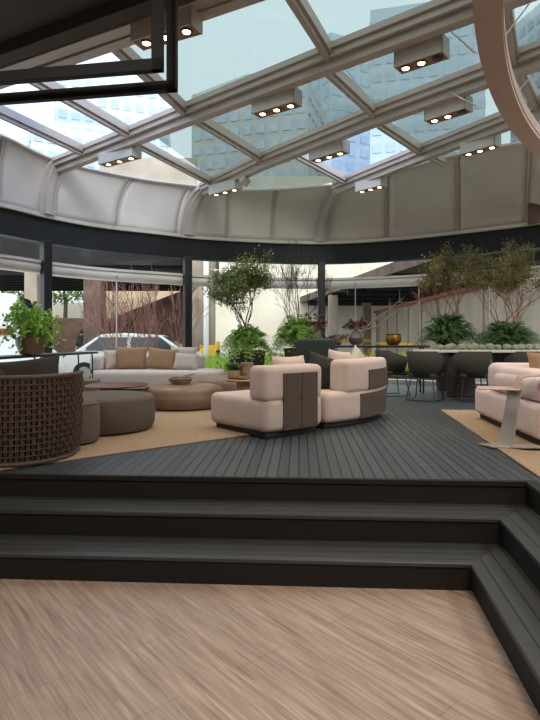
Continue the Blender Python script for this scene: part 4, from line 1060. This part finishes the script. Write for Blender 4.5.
# cars
def car(label, loc, rz, L_, Wd, H, paint, roof0, roof1, stripe=False):
    t = thing('car', label, 'car', loc, rz, None)
    prof = [(-L_/2, .35), (-L_/2+.03, .62), (-L_/2+.15, .80), (-L_*roof0, .92), (-L_*roof0+.75, H-.04), (-L_*.05, H), (L_*roof1-.7, H-.06), (L_*roof1, .98), (L_/2-.1, .9), (L_/2, .6), (L_/2-.05, .35), (L_/2-.4, .22), (-L_/2+.4, .22)]
    bm = BM()
    def ww(z): return Wd/2*(1-.20*max(0, (z-.9)/(H-.9)))
    a = [bm.verts.new((x, -ww(z), z)) for x, z in prof]; b = [bm.verts.new((x, ww(z), z)) for x, z in prof]
    bm.faces.new(a); bm.faces.new(b[::-1])
    for k in range(len(prof)): bm.faces.new((a[k], a[(k+1) % len(prof)], b[(k+1) % len(prof)], b[k]))
    bmesh.ops.recalc_face_normals(bm, faces=bm.faces[:])
    bmesh.ops.bevel(bm, geom=[e for e in bm.edges if e.calc_face_angle(0) > .3], offset=.05, segments=3, affect='EDGES')
    fin('body', bm, paint, t, True)
    x0, x1 = -L_*roof0+.25, L_*roof1-.2
    for s in (() if stripe else (-1, 1)):
        for (p, q) in ((0, .47), (.51, 1)):
            bm = BM(); z0_, z1_ = .98, H-.13
            xa = x0+(x1-x0)*p; xb = x0+(x1-x0)*q; xc = xa+(.5 if p == 0 else 0); xd = xb-(.5 if q == 1 else 0)
            v = [(xa, z0_), (xb, z0_), (xd, z1_), (xc, z1_)]
            lo = [bm.verts.new((x, s*(ww(z)+.012), z)) for x, z in v]; hi = [bm.verts.new((x, s*(ww(z)-.02), z)) for x, z in v]
            bm.faces.new(lo); bm.faces.new(hi[::-1])
            for k in range(4): bm.faces.new((lo[k], lo[(k+1) % 4], hi[(k+1) % 4], hi[k]))
            fin('window', bm, M['carglass'], t)
    for (xa, za, xb, zb) in ((-L_*roof0+.06, 1.0, -L_*roof0+.68, H-.1), (L_*roof1-.04, 1.04, L_*roof1-.62, H-.12)):
        bm = BM(); sg = -1 if xa < 0 else 1
        v = [bm.verts.new((xa+sg*.02, -ww(za)+.12, za)), bm.verts.new((xa+sg*.02, ww(za)-.12, za)), bm.verts.new((xb+sg*.02, ww(zb)-.1, zb)), bm.verts.new((xb+sg*.02, -ww(zb)+.1, zb))]
        bm.faces.new(v); r = bmesh.ops.extrude_face_region(bm, geom=bm.faces[:])
        for e in r['geom']:
            if isinstance(e, bmesh.types.BMVert): e.co.x -= sg*.03; e.co.z += .02
        fin('windscreen', bm, M['carglass'], t)
    for sx2 in (-.32, .32):
        for s in (-1, 1):
            bm = BM(); n = 24; rg = []
            for (r, y) in ((.12, .02), (.31, .02), (.33, .0), (.33, -.18), (.2, -.2)): rg.append([bm.verts.new((sx2*L_+r*math.cos(2*PI*k/n), s*(Wd/2-.0+y), .33+r*math.sin(2*PI*k/n))) for k in range(n)])
            for a_, b_ in zip(rg, rg[1:]):
                for k in range(n): bm.faces.new((a_[k], a_[(k+1) % n], b_[(k+1) % n], b_[k]))
            bm.faces.new(rg[0]); bm.faces.new(rg[-1][::-1]); wh = fin('wheel', bm, M['tire'], t, True)
            bm = BM(); tube(bm, [(sx2*L_, s*(Wd/2+.005), .33), (sx2*L_, s*(Wd/2+.03), .33)], .19, 20); fin('hubcap', bm, M['chrome'], wh)
    if stripe:
        for s in (-1, 1):
            bm = BM(); box(bm, (-.1, s*(Wd/2-.09), 1.5), (L_*.62, .1, .16)); fin('side_stripe', bm, M['redpipe'], t)
    return t
car('silver car parked outside behind the bare red bush', (px(135, 0, 16.4).x, 16.6, GZ), math.radians(4), 4.2, 1.72, 1.50, M['cars'], .40, .36)
car('white van with a red side stripe parked outside at the far left', (px(-30, 0, 13.4).x-.3, 13.7, GZ), math.radians(14), 4.6, 1.9, 2.5, M['carw'], .42, .44, True)

# people by the street
def person(label, loc, rz, shirt, cap, h=1.72):
    t = thing('person', label, 'person', loc, rz)
    me = bpy.data.meshes.new('body'); s = h/1.75
    V = [(0, 0, .95), (0, 0, 1.15), (0, 0, 1.38), (0, .01, 1.50), (0, .02, 1.58), (0, .02, 1.70),
         (.10, 0, .90), (.11, .02, .50), (.11, -.02, .08), (.12, .10, .04),
         (-.10, 0, .90), (-.11, -.02, .50), (-.11, -.04, .08), (-.12, .08, .04),
         (.18, 0, 1.38), (.25, .0, 1.10), (.24, .14, .90), (.23, .18, .82), (-.18, 0, 1.38), (-.25, 0, 1.10), (-.24, .10, .88), (-.23, .14, .80)]
    E = [(0, 1), (1, 2), (2, 3), (3, 4), (4, 5), (0, 6), (6, 7), (7, 8), (8, 9), (0, 10), (10, 11), (11, 12), (12, 13), (2, 14), (14, 15), (15, 16), (16, 17), (2, 18), (18, 19), (19, 20), (20, 21)]
    rad = [.14, .13, .15, .06, .085, .09, .09, .062, .042, .04, .09, .062, .042, .04, .06, .045, .033, .035, .06, .045, .033, .035]
    me.from_pydata([Vector(v)*s for v in V], E, []); o = bpy.data.objects.new('body', me); C.objects.link(o); o.parent = t
    sk = o.modifiers.new('skin', 'SKIN')
    if not me.skin_vertices: me.attributes.new  # layer is created with the modifier below
    bmx = bmesh.new(); bmx.from_mesh(me); ly = bmx.verts.layers.skin.verify()
    for i, v in enumerate(bmx.verts): v[ly].radius = (rad[i]*s, rad[i]*s*(.75 if i < 3 else 1)); v[ly].use_root = (i == 0)
    bmx.to_mesh(me); bmx.free()
    ss = o.modifiers.new('sub', 'SUBSURF'); ss.levels = 2; ss.render_levels = 2; me.materials.append(M['skin'])
    # clothes
    bm = BM(); lathe(bm, [(.17, .86), (.165, 1.05), (.18, 1.25), (.19, 1.40), (.10, 1.48), (.07, 1.49)], 20, (0, 0, 0), s, s*.75)
    for sg in (-1, 1): tube(bm, [(sg*.15*s, 0, 1.40*s), (sg*.20*s, 0, 1.36*s), (sg*.255*s, 0, 1.12*s)], [.07*s, .07*s, .06*s], 10)
    for v in bm.verts: pass
    fin('shirt', bm, shirt, t, True)
    bm = BM()
    for sg, fy in ((1, .02), (-1, -.02)): tube(bm, [(sg*.08*s, 0, .97*s), (sg*.10*s, 0, .85*s), (sg*.11*s, fy, .5*s), (sg*.11*s, fy-.03, .10*s)], [.11*s, .105*s, .08*s, .065*s], 12)
    fin('trousers', bm, M['darkc'], t, True)
    bm = BM(); lathe(bm, [(.10, 0), (.105, .03), (.09, .09), (.03, .125)], 18, (0, .0, 1.68*s))
    if cap is M['redcap']: box(bm, (0, .12, 1.69*s), (.14, .10, .015))
    fin('cap' if cap is M['redcap'] else 'hair', bm, cap, t, True)
    for sg in (-1, 1):
        bm = BM(); lathe(bm, [(.004, 0), (.010, .006), (.004, .012)], 8, (sg*.035*s, .108*s, 1.655*s)); fin('eye', bm, M['tire'], t)
    return t
person('person in a red cap and blue shirt standing behind the silver car', (px(98, 0, 21).x, 21, GZ), 2.6, M['blue'], M['redcap'], 1.72)
person('person in plum top and dark trousers walking near the black facade post', (px(168, 0, 21).x, 21, GZ), 1.2, M['plum'], M['tire'], 1.45)
person('person in dark clothes standing in the shade left of the red-capped person', (px(82, 0, 22).x, 22, GZ), 2.9, M['darkc'], M['tire'], 1.6)

# bare red bush
random.seed(14)
bm = BM(); tips = []
for s in range(15):
    a = random.uniform(-1, 1); b_ = random.uniform(-.4, .4)
    grow(bm, tips, Vector((a*.75, b_*.5, 0)), Vector((a*.55+random.gauss(0, .15), b_, 1)).normalized(), (.62), .014, 3, .55, 4, .15, .005)
mz = max(v.co.z for v in bm.verts)
for v in bm.verts: v.co.z *= 3.15/mz; v.co.x = max(-1.35, min(1.6, v.co.x*1.0))
o = fin('bare_bush', bm, M['twig'], loc=(px(146, 0, 12.9).x, 12.95, GZ)); tag(o, 'leafless reddish twig bush outside behind the cream sofa', 'bush')

# street trees and hedges
def streettree(label, x, ytop, ybase, d, rad, n=900, sz=.22):
    loc = Vector(((x-270)*d/F, d, GZ)); zt_ = EYE+(HZ-ytop)*d/F-GZ; zb_ = max(EYE+(HZ-ybase)*d/F-GZ, .3)
    t = thing('street_tree', label, 'tree', loc); bm = BM(); tube(bm, [(0, 0, 0), (.1, 0, zb_), (0, 0, (zt_+zb_)/2)], [.16, .12, .06], 8); fin('trunk', bm, M['barkdark'], t)
    bm = BM(); cz = (zt_+zb_)/2; hz_ = (zt_-zb_)/2
    for k in range(n):
        v = Vector((random.gauss(0, 1), random.gauss(0, 1), random.gauss(0, 1))).normalized()*random.uniform(.55, 1); leafquad(bm, Vector((v.x*rad, v.y*rad*.6, cz+v.z*hz_)), sz, None, .6)
    fin('foliage', bm, M['treeb'], t)
streettree('yellow-green leafy tree at the far left edge behind the white van', 6, 296, 322, 26, 1.6)
streettree('olive leafy tree between the two viaduct piers', 64, 272, 304, 32, 1.7)
streettree('thin olive tree behind the left viaduct pier', 18, 276, 300, 36, 1.8)

# towers seen through the roof
def tower(label, x, d, w, dep, h, rz, base, glass, nx, nz, crown=None, sign=None):
    t = thing('tower', label, 'building', (px(x, 0, d).x, d, GZ), rz)
    bm = BM(); box(bm, (0, 0, h/2), (w, dep, h)); fin('facade', bm, base, t)
    for face in (0, 1):
        bm = BM(); ww_ = w if face == 0 else dep; n = nx if face == 0 else max(2, int(nx*dep/w))
        for i in range(n):
            for j in range(nz):
                cx = -ww_/2+ww_*(i+.5)/n; cz = h*.04+h*.94*(j+.5)/nz
                sz = (ww_/n*.62, .2, h*.94/nz*.55)
                if face == 0: box(bm, (cx, -dep/2-.02, cz), sz)
                else: 
                    for sg in (-1, 1): box(bm, (sg*(w/2+.02), cx, cz), (.2, sz[0], sz[2]))
        fin('window_grid', bm, glass, t)
    if crown:
        bm = BM()
        if crown == 'arch': 
            pts = [(-w*.42+w*.84*k/14, h+w*.26*math.sin(PI*k/14)) for k in range(15)]
            a = [bm.verts.new((x_, -dep*.45, z)) for x_, z in pts]+[bm.verts.new((w*.42, -dep*.45, h-.5)), bm.verts.new((-w*.42, -dep*.45, h-.5))]
            b = [bm.verts.new((v.co.x, dep*.45, v.co.z)) for v in a]
            bm.faces.new(a); bm.faces.new(b[::-1])
            for k in range(len(a)): bm.faces.new((a[k], a[(k+1) % len(a)], b[(k+1) % len(a)], b[k]))
        else:
            v = [bm.verts.new((sx2*w/2, sy2*dep/2, h)) for sx2, sy2 in ((-1, -1), (1, -1), (1, 1), (-1, 1))]; p = [bm.verts.new((sx2*w*.15, 0, h+w*.3)) for sx2 in (-1, 1)]
            bm.faces.new(v[::-1]); bm.faces.new((v[0], v[1], p[1], p[0])); bm.faces.new((v[2], v[3], p[0], p[1])); bm.faces.new((v[1], v[2], p[1])); bm.faces.new((v[3], v[0], p[0]))
        fin('roof', bm, base, t)
    return t
M['tw1'] = mat('tower_concrete_hazed', (214, 218, 220), .8, var=.05, scale=.1); M['tw2'] = mat('tower_glass_hazed', (184, 196, 206), .4, var=.2, scale=.2)  # distance haze is painted into the tower colours by paling them
M['tw3'] = mat('tower_brown_hazed', (188, 188, 184), .8, var=.1, scale=.1); M['tw4'] = mat('tower_bluegrey_hazed', (190, 200, 208), .7, var=.1, scale=.1)  # other two tower colours, with the same painted-in haze
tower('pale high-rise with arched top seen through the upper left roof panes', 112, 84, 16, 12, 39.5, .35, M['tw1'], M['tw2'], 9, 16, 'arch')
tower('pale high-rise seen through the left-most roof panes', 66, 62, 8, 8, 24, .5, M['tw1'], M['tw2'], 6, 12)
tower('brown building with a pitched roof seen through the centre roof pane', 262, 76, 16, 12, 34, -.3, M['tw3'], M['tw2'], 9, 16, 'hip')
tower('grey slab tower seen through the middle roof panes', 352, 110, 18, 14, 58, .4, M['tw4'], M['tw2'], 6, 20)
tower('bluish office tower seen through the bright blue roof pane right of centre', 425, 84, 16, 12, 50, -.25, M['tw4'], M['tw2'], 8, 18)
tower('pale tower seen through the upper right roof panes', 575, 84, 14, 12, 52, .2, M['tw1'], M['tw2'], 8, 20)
